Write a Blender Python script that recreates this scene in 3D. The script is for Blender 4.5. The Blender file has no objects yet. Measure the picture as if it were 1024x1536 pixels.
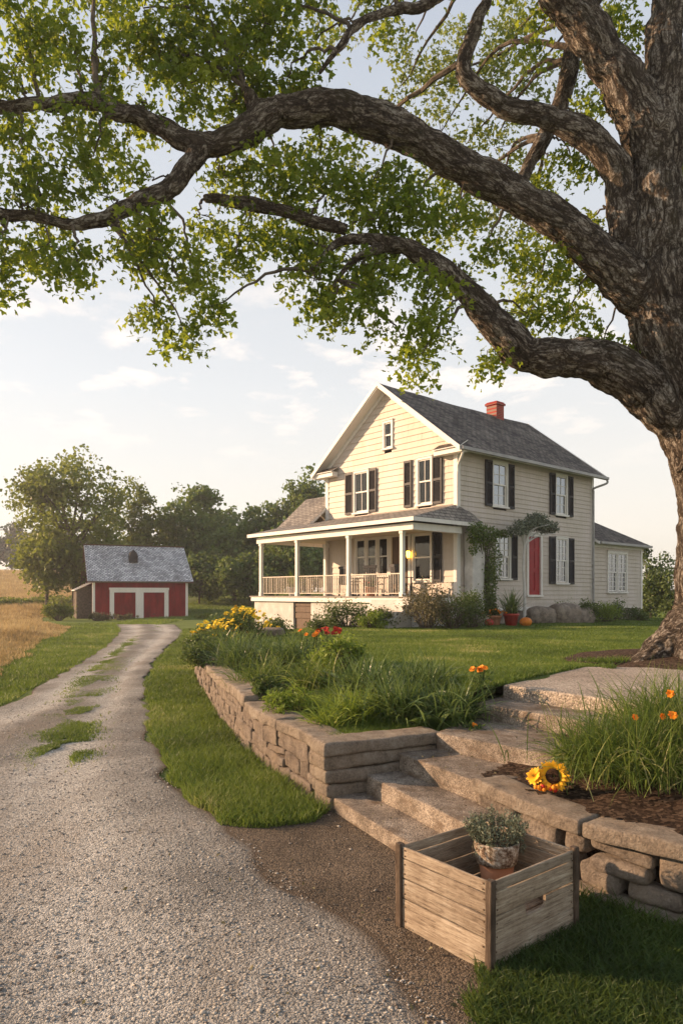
import bpy, math, random
import numpy as np
from mathutils import Vector

random.seed(11)
R = np.random.default_rng(7)
SC = bpy.context.scene
COL = SC.collection
F_PX = 1050.0
HZ = 890.0
CAM_Z = 1.7


def at(px, py, d):
    return np.array([(px - 512) * d / F_PX, d, CAM_Z - (py - HZ) * d / F_PX])


def gz(px, py, z=0.0):
    d = (CAM_Z - z) * F_PX / (py - HZ)
    return np.array([(px - 512) * d / F_PX, d, z])


def ss(t):
    t = np.clip(t, 0, 1)
    return t * t * (3 - 2 * t)


# ------------------------------------------------------------------ noise
def _hash(i, j, k, s):
    h = (i * 374761393 + j * 668265263 + k * 2147483647 + s * 974634777) & 0xFFFFFFFF
    h = ((h ^ (h >> 13)) * 1274126177) & 0xFFFFFFFF
    h = h ^ (h >> 16)
    return (h & 0xFFFF) / 65535.0 * 2 - 1


def noise3(p, seed=0):
    p = np.asarray(p, dtype=np.float64)
    i = np.floor(p).astype(np.int64)
    f = p - i
    f = f * f * (3 - 2 * f)
    r = 0
    for a in (0, 1):
        wx = f[:, 0] if a else 1 - f[:, 0]
        for b in (0, 1):
            wy = f[:, 1] if b else 1 - f[:, 1]
            for c in (0, 1):
                wz = f[:, 2] if c else 1 - f[:, 2]
                r = r + wx * wy * wz * _hash(i[:, 0] + a, i[:, 1] + b, i[:, 2] + c, seed)
    return r


def fbm(p, seed=0, o=3):
    r, a, s = 0, 1.0, 1.0
    for k in range(o):
        r = r + a * noise3(np.asarray(p) * s + 17.3 * k, seed + k)
        a *= 0.5
        s *= 2.1
    return r / 1.75


def vnoise(p, seed=0, o=2):
    return np.stack([fbm(p, seed + 11 * k, o) for k in range(3)], 1)


# ------------------------------------------------------------------ mesh core
class MB:
    def __init__(s):
        s.V, s.F, s.n, s.A = [], [], 0, {}

    def add(s, V, F, **attr):
        V = np.asarray(V, dtype=np.float64).reshape(-1, 3)
        for f in F if isinstance(F, (list, tuple)) and len(F) and isinstance(F[0], np.ndarray) and F[0].ndim == 2 else [F]:
            f = np.asarray(f, dtype=np.int64)
            if f.size:
                s.F.append(f + s.n)
        s.V.append(V)
        for k, a in attr.items():
            s.A.setdefault(k, []).append((s.n, np.asarray(a)))
        s.n += len(V)
        return s

    def poly(s, V, faces):
        for k in sorted({len(f) for f in faces}):
            s.F.append(np.array([f for f in faces if len(f) == k], dtype=np.int64) + s.n)
        s.V.append(np.asarray(V, dtype=np.float64))
        s.n += len(V)
        return s

    def box(s, a, b, M=None):
        (x0, y0, z0), (x1, y1, z1) = a, b
        V = np.array([[x0, y0, z0], [x1, y0, z0], [x1, y1, z0], [x0, y1, z0], [x0, y0, z1], [x1, y0, z1], [x1, y1, z1], [x0, y1, z1]], float)
        if M is not None:
            V = M(V)
        return s.poly(V, [(0, 3, 2, 1), (4, 5, 6, 7), (0, 1, 5, 4), (1, 2, 6, 5), (2, 3, 7, 6), (3, 0, 4, 7)])

    def bar(s, p, q, w, h=None, up=(0, 0, 1)):
        p, q = np.array(p, float), np.array(q, float)
        h = h or w
        d = q - p
        L = np.linalg.norm(d)
        d = d / L
        u = np.array(up, float)
        if abs(d @ u) > .98:
            u = np.array([1.0, 0, 0])
        a = np.cross(d, u)
        a /= np.linalg.norm(a)
        b = np.cross(a, d)
        V = [p + i * a * w / 2 + j * b * h / 2 + k * d * L for k in (0, 1) for i, j in ((-1, -1), (1, -1), (1, 1), (-1, 1))]
        return s.poly(np.array(V), [(0, 3, 2, 1), (4, 5, 6, 7), (0, 1, 5, 4), (1, 2, 6, 5), (2, 3, 7, 6), (3, 0, 4, 7)])

    def tube(s, pts, rad, n=8, cap=True):
        pts = np.array(pts, float)
        rad = np.broadcast_to(np.array(rad, float), (len(pts),))
        T = np.gradient(pts, axis=0)
        T /= np.linalg.norm(T, axis=1)[:, None] + 1e-9
        u = np.array([0.31, 0.2, 0.93])
        if abs(T[0] @ u) > .9:
            u = np.array([1.0, 0.1, 0])
        V = []
        for p, t, r in zip(pts, T, rad):
            a = u - (u @ t) * t
            a /= np.linalg.norm(a)
            u = a
            b = np.cross(t, a)
            th = np.arange(n) * 2 * math.pi / n
            V.append(p + r * (np.cos(th)[:, None] * a + np.sin(th)[:, None] * b))
        m = len(pts)
        F = [(i * n + j, i * n + (j + 1) % n, (i + 1) * n + (j + 1) % n, (i + 1) * n + j) for i in range(m - 1) for j in range(n)]
        V = np.concatenate(V)
        fs = list(F)
        if cap:
            fs += [tuple(range(n - 1, -1, -1)), tuple((m - 1) * n + j for j in range(n))]
        return s.poly(V, fs)

    def lathe(s, prof, n=20, c=(0, 0, 0), wob=0, seed=0):
        m = len(prof)
        th = np.arange(n) * 2 * math.pi / n
        V = []
        for (r, z) in prof:
            rr = r * (1 + wob * np.cos(th * seed)) if wob else r
            V.append(np.stack([c[0] + rr * np.cos(th), c[1] + rr * np.sin(th), np.full(n, c[2] + z)], 1))
        F = [(i * n + j, i * n + (j + 1) % n, (i + 1) * n + (j + 1) % n, (i + 1) * n + j) for i in range(m - 1) for j in range(n)]
        F += [tuple(range(n - 1, -1, -1)), tuple((m - 1) * n + j for j in range(n))]
        return s.poly(np.concatenate(V), F)

    def prism(s, pts2, z0, z1, M=None):
        n = len(pts2)
        V = np.array([[x, y, z0] for x, y in pts2] + [[x, y, z1] for x, y in pts2], float)
        if M is not None:
            V = M(V)
        F = [tuple(range(n - 1, -1, -1)), tuple(range(n, 2 * n))] + [(i, (i + 1) % n, n + (i + 1) % n, n + i) for i in range(n)]
        return s.poly(V, F)

    def mesh(s, name, off=None):
        me = bpy.data.meshes.new(name)
        V = np.concatenate(s.V) if s.V else np.zeros((0, 3))
        if off is not None:
            V = V - np.asarray(off)
        me.vertices.add(len(V))
        me.vertices.foreach_set('co', V.astype(np.float32).ravel())
        idx = np.concatenate([f.ravel() for f in s.F])
        tot = np.concatenate([np.full(len(f), f.shape[1]) for f in s.F])
        st = np.concatenate([[0], np.cumsum(tot)[:-1]])
        me.loops.add(len(idx))
        me.loops.foreach_set('vertex_index', idx.astype(np.int32))
        me.polygons.add(len(tot))
        me.polygons.foreach_set('loop_start', st.astype(np.int32))
        for k, L in s.A.items():
            vec = L[0][1].ndim == 2
            at_ = me.attributes.new(k, 'FLOAT_VECTOR' if vec else 'FLOAT', 'POINT')
            buf = np.zeros((len(V), 3) if vec else len(V), np.float32)
            for st_, a in L:
                buf[st_:st_ + len(a)] = a
            at_.data.foreach_set('vector' if vec else 'value', buf.ravel())
        me.polygons.foreach_set('use_smooth', np.zeros(len(tot), bool))
        me.update(calc_edges=True)
        me.validate()
        return me


def obj(name, mb, mat, parent=None, smooth=False, label=None, cat=None, group=None, kind=None, world=False):
    """link one mesh object; world=True: verts are world coordinates under an unrotated parent"""
    me = mb if isinstance(mb, bpy.types.Mesh) else mb.mesh(name, None)
    o = bpy.data.objects.new(name, me)
    COL.objects.link(o)
    if mat is not None and not me.materials:
        for m in (mat if isinstance(mat, (list, tuple)) else [mat]):
            me.materials.append(m)
    if smooth:
        me.polygons.foreach_set('use_smooth', np.ones(len(me.polygons), bool))
    if parent is not None:
        o.parent = parent
        if world:
            p = parent
            off = np.zeros(3)
            while p is not None:
                off += np.array(p.location)
                p = p.parent
            co = np.zeros(len(me.vertices) * 3, np.float32)
            me.vertices.foreach_get('co', co)
            me.vertices.foreach_set('co', (co.reshape(-1, 3) - off.astype(np.float32)).ravel())
    tag(o, label, cat, group, kind)
    return o


def tag(o, label=None, cat=None, group=None, kind=None):
    for k, v in (('label', label), ('category', cat), ('group', group), ('kind', kind)):
        if v:
            o[k] = v
    return o


def thing(name, loc, rz=0, label=None, cat=None, group=None, kind=None):
    o = bpy.data.objects.new(name, None)
    COL.objects.link(o)
    o.location = loc
    o.rotation_euler = (0, 0, rz)
    o.empty_display_size = .2
    return tag(o, label, cat, group, kind)


def copy_tree(o, parent=None):
    c = o.copy()
    COL.objects.link(c)
    c.parent = parent
    for ch in list(o.children):
        copy_tree(ch, c)
    return c


# ------------------------------------------------------------------ materials
def srgb(h):
    v = [int(h[i:i + 2], 16) / 255 for i in (0, 2, 4)]
    return tuple(x / 12.92 if x <= .04045 else ((x + .055) / 1.055) ** 2.4 for x in v)


class NT:
    def __init__(s, name):
        s.m = bpy.data.materials.new(name)
        s.m.use_nodes = True
        s.t = s.m.node_tree
        s.t.nodes.clear()
        s.out = s.N('ShaderNodeOutputMaterial')

    def N(s, typ, **kw):
        n = s.t.nodes.new(typ)
        for k, v in kw.items():
            if k.startswith('i_'):
                key = k[2:].replace('_', ' ')
                key = int(key) if key.isdigit() else key
                n.inputs[key].default_value = v
            else:
                setattr(n, k, v)
        return n

    def L(s, a, b):
        s.t.links.new(a, b)

    def coord(s, scale=(1, 1, 1), attr=None, rot=(0, 0, 0)):
        if attr:
            c = s.N('ShaderNodeAttribute', attribute_name=attr).outputs['Vector']
        else:
            c = s.N('ShaderNodeTexCoord').outputs['Object']
        mp = s.N('ShaderNodeMapping')
        mp.inputs['Scale'].default_value = scale
        mp.inputs['Rotation'].default_value = rot
        s.L(c, mp.inputs['Vector'])
        return mp.outputs[0]

    def noise(s, co, scale, detail=5, rough=.6, dist=0):
        n = s.N('ShaderNodeTexNoise', i_Scale=scale, i_Detail=detail, i_Roughness=rough, i_Distortion=dist)
        s.L(co, n.inputs['Vector'])
        return n.outputs['Fac']

    def ramp(s, fac, stops):
        r = s.N('ShaderNodeValToRGB')
        e = r.color_ramp.elements
        while len(e) < len(stops):
            e.new(.5)
        for i, (p, c) in enumerate(stops):
            e[i].position = p
            e[i].color = (*c, 1) if len(c) == 3 else c
        s.L(fac, r.inputs[0])
        return r.outputs[0]

    def mix(s, fac, a, b, mode='MIX'):
        n = s.N('ShaderNodeMix', data_type='RGBA', blend_type=mode)
        for sock, v in ((n.inputs[0], fac), (n.inputs[6], a), (n.inputs[7], b)):
            if hasattr(v, 'links'):
                s.L(v, sock)
            elif isinstance(v, (int, float)):
                sock.default_value = v
            else:
                sock.default_value = (*v, 1)
        return n.outputs[2]

    def math(s, op, a, b=0.0, clamp=False):
        n = s.N('ShaderNodeMath', operation=op, use_clamp=clamp)
        for sock, v in ((n.inputs[0], a), (n.inputs[1], b)):
            if hasattr(v, 'links'):
                s.L(v, sock)
            else:
                sock.default_value = v
        return n.outputs[0]

    def bump(s, h, strength=.5, dist=.02, prev=None):
        b = s.N('ShaderNodeBump', i_Strength=strength, i_Distance=dist)
        s.L(h, b.inputs['Height'])
        if prev is not None:
            s.L(prev, b.inputs['Normal'])
        return b.outputs[0]

    def finish(s, col, rough=.8, nrm=None, spec=.3, metal=0, emit=None, estr=0, transl=None, tfac=.4, alpha=None):
        b = s.N('ShaderNodeBsdfPrincipled')
        for k, v in (('Base Color', col), ('Roughness', rough), ('Metallic', metal), ('Specular IOR Level', spec)):
            if hasattr(v, 'links'):
                s.L(v, b.inputs[k])
            else:
                b.inputs[k].default_value = (*v, 1) if k == 'Base Color' else v
        if nrm is not None:
            s.L(nrm, b.inputs['Normal'])
        if emit is not None:
            b.inputs['Emission Color'].default_value = (*emit, 1)
            b.inputs['Emission Strength'].default_value = estr
        o = b.outputs[0]
        if transl is not None:
            t = s.N('ShaderNodeBsdfTranslucent')
            if hasattr(transl, 'links'):
                s.L(transl, t.inputs[0])
            else:
                t.inputs[0].default_value = (*transl, 1)
            mx = s.N('ShaderNodeMixShader')
            mx.inputs[0].default_value = tfac
            s.L(o, mx.inputs[1])
            s.L(t.outputs[0], mx.inputs[2])
            o = mx.outputs[0]
        s.L(o, s.out.inputs[0])
        return s.m


def plain(name, cols, scale=4, rough=.7, bump=.2, bscale=30, bdist=.01, spec=.3, metal=0, stretch=(1, 1, 1)):
    t = NT(name)
    co = t.coord(stretch)
    f = t.noise(co, scale)
    n = len(cols)
    c = t.ramp(f, [(.3 + .4 * i / max(1, n - 1), k) for i, k in enumerate(cols)])
    nm = t.bump(t.noise(co, bscale), bump, bdist)
    return t.finish(c, rough, nm, spec, metal)


def leafmat(name, dark, mid, light, tcol=None, tfac=.35, rough=.5, clump=1.6, dry=None):
    t = NT(name)
    a = t.N('ShaderNodeAttribute', attribute_name='rnd').outputs['Fac']
    n = t.noise(t.coord(), clump, 2)
    f = t.math('ADD', t.math('MULTIPLY', a, .6), t.math('MULTIPLY', n, .5))
    c = t.ramp(f, [(.25, dark), (.5, mid), (.8, light)] if dry is None else [(.25, dark), (.5, mid), (.76, light), (.86, dry)])
    tc = t.mix(.5, c, tcol or light)
    return t.finish(c, rough, None, .25, transl=tc, tfac=tfac)


def build_mats():
    M = {}
    # siding, weathered cream paint
    for nm, c0, c1, c2 in (('siding', (.34, .295, .23), (.50, .44, .36), (.585, .512, .465)), ('trim', (.55, .52, .47), (.72, .69, .63), (.80, .77, .71))):
        t = NT(nm)
        co = t.coord((1, 1, 3))
        big = t.noise(t.coord((.6, .6, .25)), 1.3, 6, .7)
        st = t.noise(t.coord((3, 3, .35)), 4, 5, .7)
        f = t.math('ADD', t.math('MULTIPLY', big, .55), t.math('MULTIPLY', st, .45))
        c = t.ramp(f, [(.3, c0), (.45, c1), (.65, c2)])
        fine = t.noise(t.coord((2, 2, 30)), 8, 5, .7)
        c = t.mix(t.ramp(fine, [(.66, (0, 0, 0)), (.80, (.35, .35, .35))]), c, (.36, .30, .23))
        M[nm] = t.finish(c, .55, t.bump(big, .05, .002), .3)
    # shingles from attribute suv (metres)
    for nm, a, b, mort, stain, sc in (('shingle', (.030, .024, .020), (.165, .140, .115), (.010, .009, .008), (.32, .275, .22), 1.0),
                                      ('shingle_porch', (.15, .135, .12), (.32, .29, .25), (.05, .045, .04), (.40, .36, .30), 1.0),
                                      ('shingle_barn', (.30, .30, .31), (.78, .78, .77), (.08, .08, .08), (.20, .19, .18), 1.0)):
        t = NT(nm)
        co = t.coord((1, 1, 1), 'suv')
        warp = t.N('ShaderNodeVectorMath', operation='ADD')
        nz = t.N('ShaderNodeTexNoise', i_Scale=6.0, i_Detail=2.0)
        t.L(co, nz.inputs['Vector'])
        sub = t.N('ShaderNodeVectorMath', operation='SCALE')
        sub.inputs['Scale'].default_value = .012 if 'barn' in nm else .025
        t.L(nz.outputs['Color'], sub.inputs[0])
        t.L(co, warp.inputs[0])
        t.L(sub.outputs[0], warp.inputs[1])
        br = t.N('ShaderNodeTexBrick', offset=.5, i_Scale=1.0)
        br.inputs['Color1'].default_value = (0, 0, 0, 1)
        br.inputs['Color2'].default_value = (1, 1, 1, 1)
        br.inputs['Mortar'].default_value = (0, 0, 0, 1)
        br.inputs['Mortar Size'].default_value = .012 * (1.6 if 'barn' in nm else 1)
        br.inputs['Bias'].default_value = 0
        br.inputs['Brick Width'].default_value = .22 if 'barn' in nm else .26
        br.inputs['Row Height'].default_value = .15 if 'barn' in nm else .13
        t.L(warp.outputs[0], br.inputs['Vector'])
        big = t.noise(co, .9, 6, .72)
        mid = t.noise(co, 7, 4, .6)
        f = t.math('ADD', t.math('MULTIPLY', br.outputs['Color'], .35), t.math('ADD', t.math('MULTIPLY', big, .35), t.math('MULTIPLY', mid, .3)))
        c = t.ramp(f, [(.28, a), (.7, b)])
        c = t.mix(t.ramp(t.noise(t.coord((1, .4, 1), 'suv'), 1.8, 6, .75), [(.5, (0, 0, 0)), (.68, (.7, .7, .7))]), c, stain)
        c = t.mix(br.outputs['Fac'], c, mort)
        saw = t.N('ShaderNodeSeparateXYZ')
        t.L(co, saw.inputs[0])
        row = t.math('FRACT', t.math('DIVIDE', saw.outputs['Y'], .15 if 'barn' in nm else .13))
        h = t.math('SUBTRACT', t.math('MULTIPLY', t.math('SUBTRACT', 1.0, row), .7), br.outputs['Fac'])
        h = t.math('ADD', h, t.math('MULTIPLY', mid, .6))
        M[nm] = t.finish(c, .85, t.bump(h, .8, .02), .2)
    # stone family
    for nm, cs, sc in (('stone', [(.10, .078, .058), (.31, .255, .195), (.47, .41, .33)], 7), ('stone_warm', [(.085, .066, .05), (.235, .19, .15), (.38, .325, .265)], 6),
                       ('fieldstone', [(.09, .068, .05), (.27, .225, .18), (.46, .40, .33)], 5)):
        t = NT(nm)
        co = t.coord()
        f = t.math('ADD', t.math('MULTIPLY', t.noise(co, sc, 8, .7), .6), t.math('MULTIPLY', t.noise(co, sc * 9, 4, .7), .4))
        c = t.ramp(f, [(.33, cs[0]), (.5, cs[1]), (.67, cs[2])])
        c = t.mix(t.ramp(t.noise(co, 2.6, 5), [(.5, (0, 0, 0)), (.7, (.6, .6, .6))]), c, (.33, .25, .17))
        v = t.N('ShaderNodeTexVoronoi', i_Scale=60.0)
        t.L(co, v.inputs['Vector'])
        pits = t.ramp(v.outputs['Distance'], [(.0, (0, 0, 0)), (.45, (1, 1, 1))])
        h = t.math('ADD', t.math('MULTIPLY', t.noise(co, sc * 3, 8, .8), 1.5), t.math('MULTIPLY', pits, .15))
        M[nm] = t.finish(c, .88, t.bump(h, 1.0, .035), .25)
    # concrete aggregate steps
    t = NT('step_concrete')
    co = t.coord()
    v = t.N('ShaderNodeTexVoronoi', i_Scale=130.0)
    t.L(co, v.inputs['Vector'])
    g = t.N('ShaderNodeSeparateColor')
    t.L(v.outputs['Color'], g.inputs[0])
    base = t.ramp(t.noise(co, 3.2, 8, .72), [(.32, (.085, .068, .052)), (.5, (.215, .18, .145)), (.68, (.36, .315, .265))])
    spk = t.ramp(g.outputs[0], [(0, (.35, .33, .30)), (.5, (.9, .88, .85)), (1, (1.5, 1.45, 1.35))])
    c = t.mix(.8, base, spk, 'MULTIPLY')
    # rust-brown stain on vertical faces in patches
    c = t.mix(t.ramp(t.noise(t.coord((1, 1, 2.5)), 5, 6), [(.50, (0, 0, 0)), (.64, (.8, .8, .8))]), c, (.115, .08, .052))
    h = t.math('ADD', t.math('MULTIPLY', v.outputs['Distance'], -.5), t.noise(co, 22, 7, .75))
    M['step'] = t.finish(c, .85, t.bump(h, .7, .012), .3)
    # path (exposed aggregate, light)
    t = NT('aggregate_path')
    co = t.coord()
    v = t.N('ShaderNodeTexVoronoi', i_Scale=70.0)
    t.L(co, v.inputs['Vector'])
    g = t.N('ShaderNodeSeparateColor')
    t.L(v.outputs['Color'], g.inputs[0])
    c = t.mix(.75, t.ramp(t.noise(co, 1.4, 6, .7), [(.3, (.24, .20, .16)), (.7, (.42, .37, .31))]), t.ramp(g.outputs[0], [(0, (.4, .37, .33)), (.6, (1, .98, .95)), (1, (1.5, 1.45, 1.4))]), 'MULTIPLY')
    M['path'] = t.finish(c, .9, t.bump(t.math('MULTIPLY', v.outputs['Distance'], -1.0), .7, .01), .2)
    # gravel
    for nm, lo, hi, tint in (('gravel', (.185, .180, .167), (.42, .41, .38), 0), ('dirt', (.06, .047, .034), (.17, .135, .10), 1)):
        t = NT(nm)
        co = t.coord()
        cs = []
        hs = []
        for sc in (80.0, 170.0):
            v = t.N('ShaderNodeTexVoronoi', i_Scale=sc)
            t.L(co, v.inputs['Vector'])
            g = t.N('ShaderNodeSeparateColor')
            t.L(v.outputs['Color'], g.inputs[0])
            cs.append(g.outputs[0])
            hs.append(v.outputs['Distance'])
        big = t.noise(co, .55, 7, .65)
        if not tint:
            ta = t.N('ShaderNodeAttribute', attribute_name='trk').outputs['Fac']
            big = t.math('ADD', t.math('MULTIPLY', big, .8), t.math('MULTIPLY', ta, .22))
        base = t.ramp(big, [(.36, lo), (.62, hi)])
        peb = t.ramp(t.math('ADD', t.math('MULTIPLY', cs[0], .55), t.math('MULTIPLY', cs[1], .45)), [(.15, (.45, .43, .40)), (.5, (.93, .92, .90)), (.85, (1.65, 1.6, 1.52))])
        c = t.mix(.9, base, peb, 'MULTIPLY')
        if not tint:  # earth washed over the stones
            c = t.mix(t.ramp(t.noise(t.coord((1, .35, 1)), 1.1, 7, .7), [(.48, (0, 0, 0)), (.68, (.55, .55, .55))]), c, (.20, .155, .11))
        if not tint:  # soil creeping in at the edges
            ea = t.N('ShaderNodeAttribute', attribute_name='edg').outputs['Fac']
            c = t.mix(t.math('MULTIPLY', t.math('ADD', ea, t.math('MULTIPLY', t.noise(co, 5, 5, .7), .5)), ea, True), c, (.105, .078, .053))
        h = t.math('ADD', t.math('MULTIPLY', hs[0], -1.0), t.math('MULTIPLY', hs[1], -.6))
        M[nm] = t.finish(c, .9, t.bump(h, .9, .012), .2)
    # pebbles by rnd
    t = NT('pebble')
    a = t.N('ShaderNodeAttribute', attribute_name='rnd').outputs['Fac']
    M['pebble'] = t.finish(t.ramp(a, [(0, (.12, .10, .085)), (.35, (.25, .225, .19)), (.7, (.38, .355, .31)), (1, (.52, .49, .43))]), .85, None, .25)
    # grass ground
    for nm, c0, c1, c2 in (('turf', (.03, .045, .012), (.065, .10, .02), (.10, .14, .03)), ('meadow', (.08, .115, .026), (.13, .17, .042), (.175, .21, .06))):
        t = NT(nm)
        co = t.coord()
        f = t.math('ADD', t.math('MULTIPLY', t.noise(co, .5, 6, .65), .5), t.math('MULTIPLY', t.noise(co, 14, 5, .75), .5))
        c = t.ramp(f, [(.35, c0), (.5, c1), (.65, c2)])
        M[nm] = t.finish(c, .9, t.bump(t.noise(co, 40, 5, .8), .9, .03), .1)
    t = NT('wheat_field')
    co = t.coord()
    f = t.math('ADD', t.math('MULTIPLY', t.noise(t.coord((.3, 1, 1)), .16, 6, .65), .6), t.math('MULTIPLY', t.noise(t.coord((.5, 1.6, 1)), 3, 6, .75), .4))
    c = t.ramp(f, [(.34, (.20, .15, .055)), (.5, (.42, .30, .11)), (.64, (.56, .42, .17))])
    M['wheat'] = t.finish(c, .95, t.bump(t.noise(co, 9, 6, .8), .9, .12), .1)
    t = NT('mulch')
    co = t.coord()
    v = t.N('ShaderNodeTexVoronoi', i_Scale=50.0)
    t.L(co, v.inputs['Vector'])
    g = t.N('ShaderNodeSeparateColor')
    t.L(v.outputs['Color'], g.inputs[0])
    c = t.ramp(g.outputs[0], [(0, (.02, .013, .009)), (.6, (.07, .045, .03)), (1, (.16, .11, .075))])
    M['mulch'] = t.finish(c, .95, t.bump(t.noise(co, 45, 6, .8), 1.0, .04), .1)
    # bark using attribute bk
    t = NT('bark')
    co = t.coord((1, 1, .28), 'bk')
    rdg = t.math('ABSOLUTE', t.math('SUBTRACT', t.noise(t.coord((1, 1, .30), 'bk'), 10, 6, .62, .35), .5))
    rd2 = t.math('ABSOLUTE', t.math('SUBTRACT', t.noise(t.coord((1, 1, .42), 'bk'), 27, 5, .65, .3), .5))
    crack = t.math('MULTIPLY', t.ramp(rdg, [(0, (0, 0, 0)), (.08, (1, 1, 1))]), t.ramp(rd2, [(0, (.25, .25, .25)), (.07, (1, 1, 1))]))
    fine = t.noise(t.coord((1, 1, .55), 'bk'), 60, 7, .8)
    big = t.noise(t.coord((1, 1, .6), 'bk'), 3.2, 7, .7)
    f = t.math('ADD', t.math('MULTIPLY', crack, .36), t.math('ADD', t.math('MULTIPLY', fine, .40), t.math('MULTIPLY', big, .36)))
    c = t.ramp(f, [(.34, (.035, .026, .019)), (.50, (.14, .108, .08)), (.64, (.36, .295, .225)), (.80, (.62, .56, .48))])
    moss = t.ramp(t.noise(t.coord((1, 1, .7), 'bk'), 2.2, 6, .7), [(.53, (0, 0, 0)), (.64, (.6, .6, .6))])
    c = t.mix(moss, c, (.07, .058, .028))
    lich = t.ramp(t.noise(t.coord((1, 1, .8), 'bk'), 7.5, 6, .75), [(.60, (0, 0, 0)), (.68, (.6, .6, .6))])
    c = t.mix(lich, c, (.40, .37, .31))
    h = t.math('ADD', t.math('MULTIPLY', crack, .9), t.math('ADD', fine, t.math('MULTIPLY', big, .8)))
    M['bark'] = t.finish(c, .92, t.bump(h, 1.0, .08), .15)
    M['bark_far'] = plain('bark_far', [(.05, .04, .03), (.15, .12, .09)], 8, .9, .6, 20, .05)
    # leaves
    M['leaf_big'] = leafmat('leaf_big', (.028, .056, .010), (.090, .150, .018), (.24, .285, .03), (.48, .57, .045), .54)
    M['leaf_light'] = leafmat('leaf_light', (.06, .09, .02), (.13, .18, .035), (.24, .28, .06), (.42, .48, .09), .45)
    M['leaf_mid'] = leafmat('leaf_mid', (.05, .075, .016), (.105, .15, .03), (.20, .23, .045), (.34, .38, .05), .42, clump=.35)
    M['leaf_dark'] = leafmat('leaf_dark', (.040, .070, .018), (.085, .142, .034), (.18, .235, .055), (.28, .36, .06), .35, clump=.3)
    M['leaf_haze_tint'] = leafmat('leaf_haze_tint', (.03, .048, .036), (.05, .08, .055), (.085, .12, .075), (.09, .13, .07), .25, clump=.2)  # far trees: bluish haze of distance put into the leaf colour
    M['leaf_shrub'] = leafmat('leaf_shrub', (.03, .05, .016), (.07, .11, .026), (.14, .19, .05), (.2, .26, .05), .3, clump=3)
    M['leaf_olive'] = leafmat('leaf_olive', (.05, .045, .022), (.12, .105, .05), (.22, .19, .10), (.2, .2, .08), .25, clump=3)
    M['leaf_lime'] = leafmat('leaf_lime', (.08, .13, .02), (.16, .23, .03), (.28, .34, .05), (.35, .45, .06), .35, clump=4)
    M['leaf_herb'] = leafmat('leaf_herb', (.06, .075, .045), (.13, .155, .10), (.26, .29, .20), (.2, .25, .14), .2, clump=14)
    M['blade'] = leafmat('blade', (.035, .062, .014), (.088, .145, .024), (.17, .225, .042), (.27, .35, .055), .35, .5, 1.1, (.42, .38, .17))
    M['blade_dark'] = leafmat('blade_dark', (.022, .044, .012), (.055, .095, .018), (.15, .19, .035), (.22, .28, .05), .35, .5, 5)
    M['blade_meadow'] = leafmat('blade_meadow', (.07, .11, .02), (.125, .18, .032), (.20, .26, .055), (.25, .35, .05), .35, .5, .6)
    M['blade_wheat'] = leafmat('blade_wheat', (.16, .11, .05), (.36, .26, .12), (.55, .43, .22), (.6, .45, .2), .3, .7, .4)
    M['strap'] = leafmat('strap', (.028, .055, .020), (.075, .125, .034), (.18, .24, .07), (.26, .36, .08), .3, .32, 3)
    M['petal_yellow'] = plain('petal_yellow', [(.72, .30, .008), (.88, .50, .015)], 20, .6, .1)
    M['petal_lemon'] = plain('petal_lemon', [(.78, .50, .01), (.90, .70, .03)], 20, .6, .1)
    M['petal_orange'] = plain('petal_orange', [(.75, .16, .01), (.9, .36, .015)], 30, .6, .1)
    M['petal_red'] = plain('petal_red', [(.30, .012, .01), (.55, .04, .015)], 30, .6, .1)
    M['seed_dark'] = plain('seed_dark', [(.015, .008, .004), (.07, .03, .012)], 60, .9, .8, 160, .01)
    M['charcoal'] = plain('charcoal', [(.016, .016, .018), (.035, .034, .036)], 3, .55, .2, 20, .005)
    M['brown_wood'] = plain('brown_wood', [(.07, .04, .022), (.15, .09, .05)], 6, .6, .3, 30, .005, stretch=(4, 4, .5))
    M['door_red'] = plain('door_red', [(.26, .006, .012), (.36, .012, .02)], 2, .4, .1, 20, .003)
    M['metal'] = plain('metal', [(.26, .23, .19), (.42, .38, .32)], 6, .4, .1, 30, .003, .5, .3)
    M['gutter'] = plain('gutter', [(.28, .27, .26), (.42, .41, .39)], 3, .5, .1)
    M['terracotta'] = plain('terracotta', [(.36, .15, .075), (.52, .25, .14)], 9, .8, .3, 60, .003)
    t = NT('pot_crust')
    co = t.coord()
    c = t.ramp(t.noise(co, 38, 8, .8), [(.42, (.10, .06, .04)), (.5, (.32, .24, .17)), (.6, (.62, .57, .48))])
    M['crust'] = t.finish(c, .95, t.bump(t.noise(co, 60, 6, .8), .9, .01), .1)
    M['stucco'] = plain('stucco', [(.45, .43, .40), (.68, .65, .60)], 3, .85, .5, 25, .02)
    M['white_wash'] = plain('white_wash', [(.42, .39, .35), (.66, .63, .58)], 2.2, .8, .4, 18, .015)
    M['ceiling'] = plain('ceiling', [(.50, .44, .34), (.62, .56, .44)], 1.5, .7, .1)
    M['deck'] = plain('deck', [(.22, .19, .16), (.40, .36, .31)], 4, .75, .3, 30, .005, stretch=(6, .6, 1))
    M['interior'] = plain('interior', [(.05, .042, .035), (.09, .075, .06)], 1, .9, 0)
    M['curtain'] = plain('curtain', [(.40, .37, .31), (.62, .58, .50)], 5, .9, .3, 14, .02, stretch=(5, 5, .4))
    # glass: thin, reflective, see-through
    t = NT('window_glass')
    gl = t.N('ShaderNodeBsdfGlossy', i_Roughness=.04)
    gl.inputs['Color'].default_value = (.30, .32, .34, 1)
    b = t.bump(t.noise(t.coord(), 2.2, 2), .25, .02)
    t.L(b, gl.inputs['Normal'])
    tr = t.N('ShaderNodeBsdfTransparent')
    tr.inputs[0].default_value = (.62, .66, .66, 1)
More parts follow.
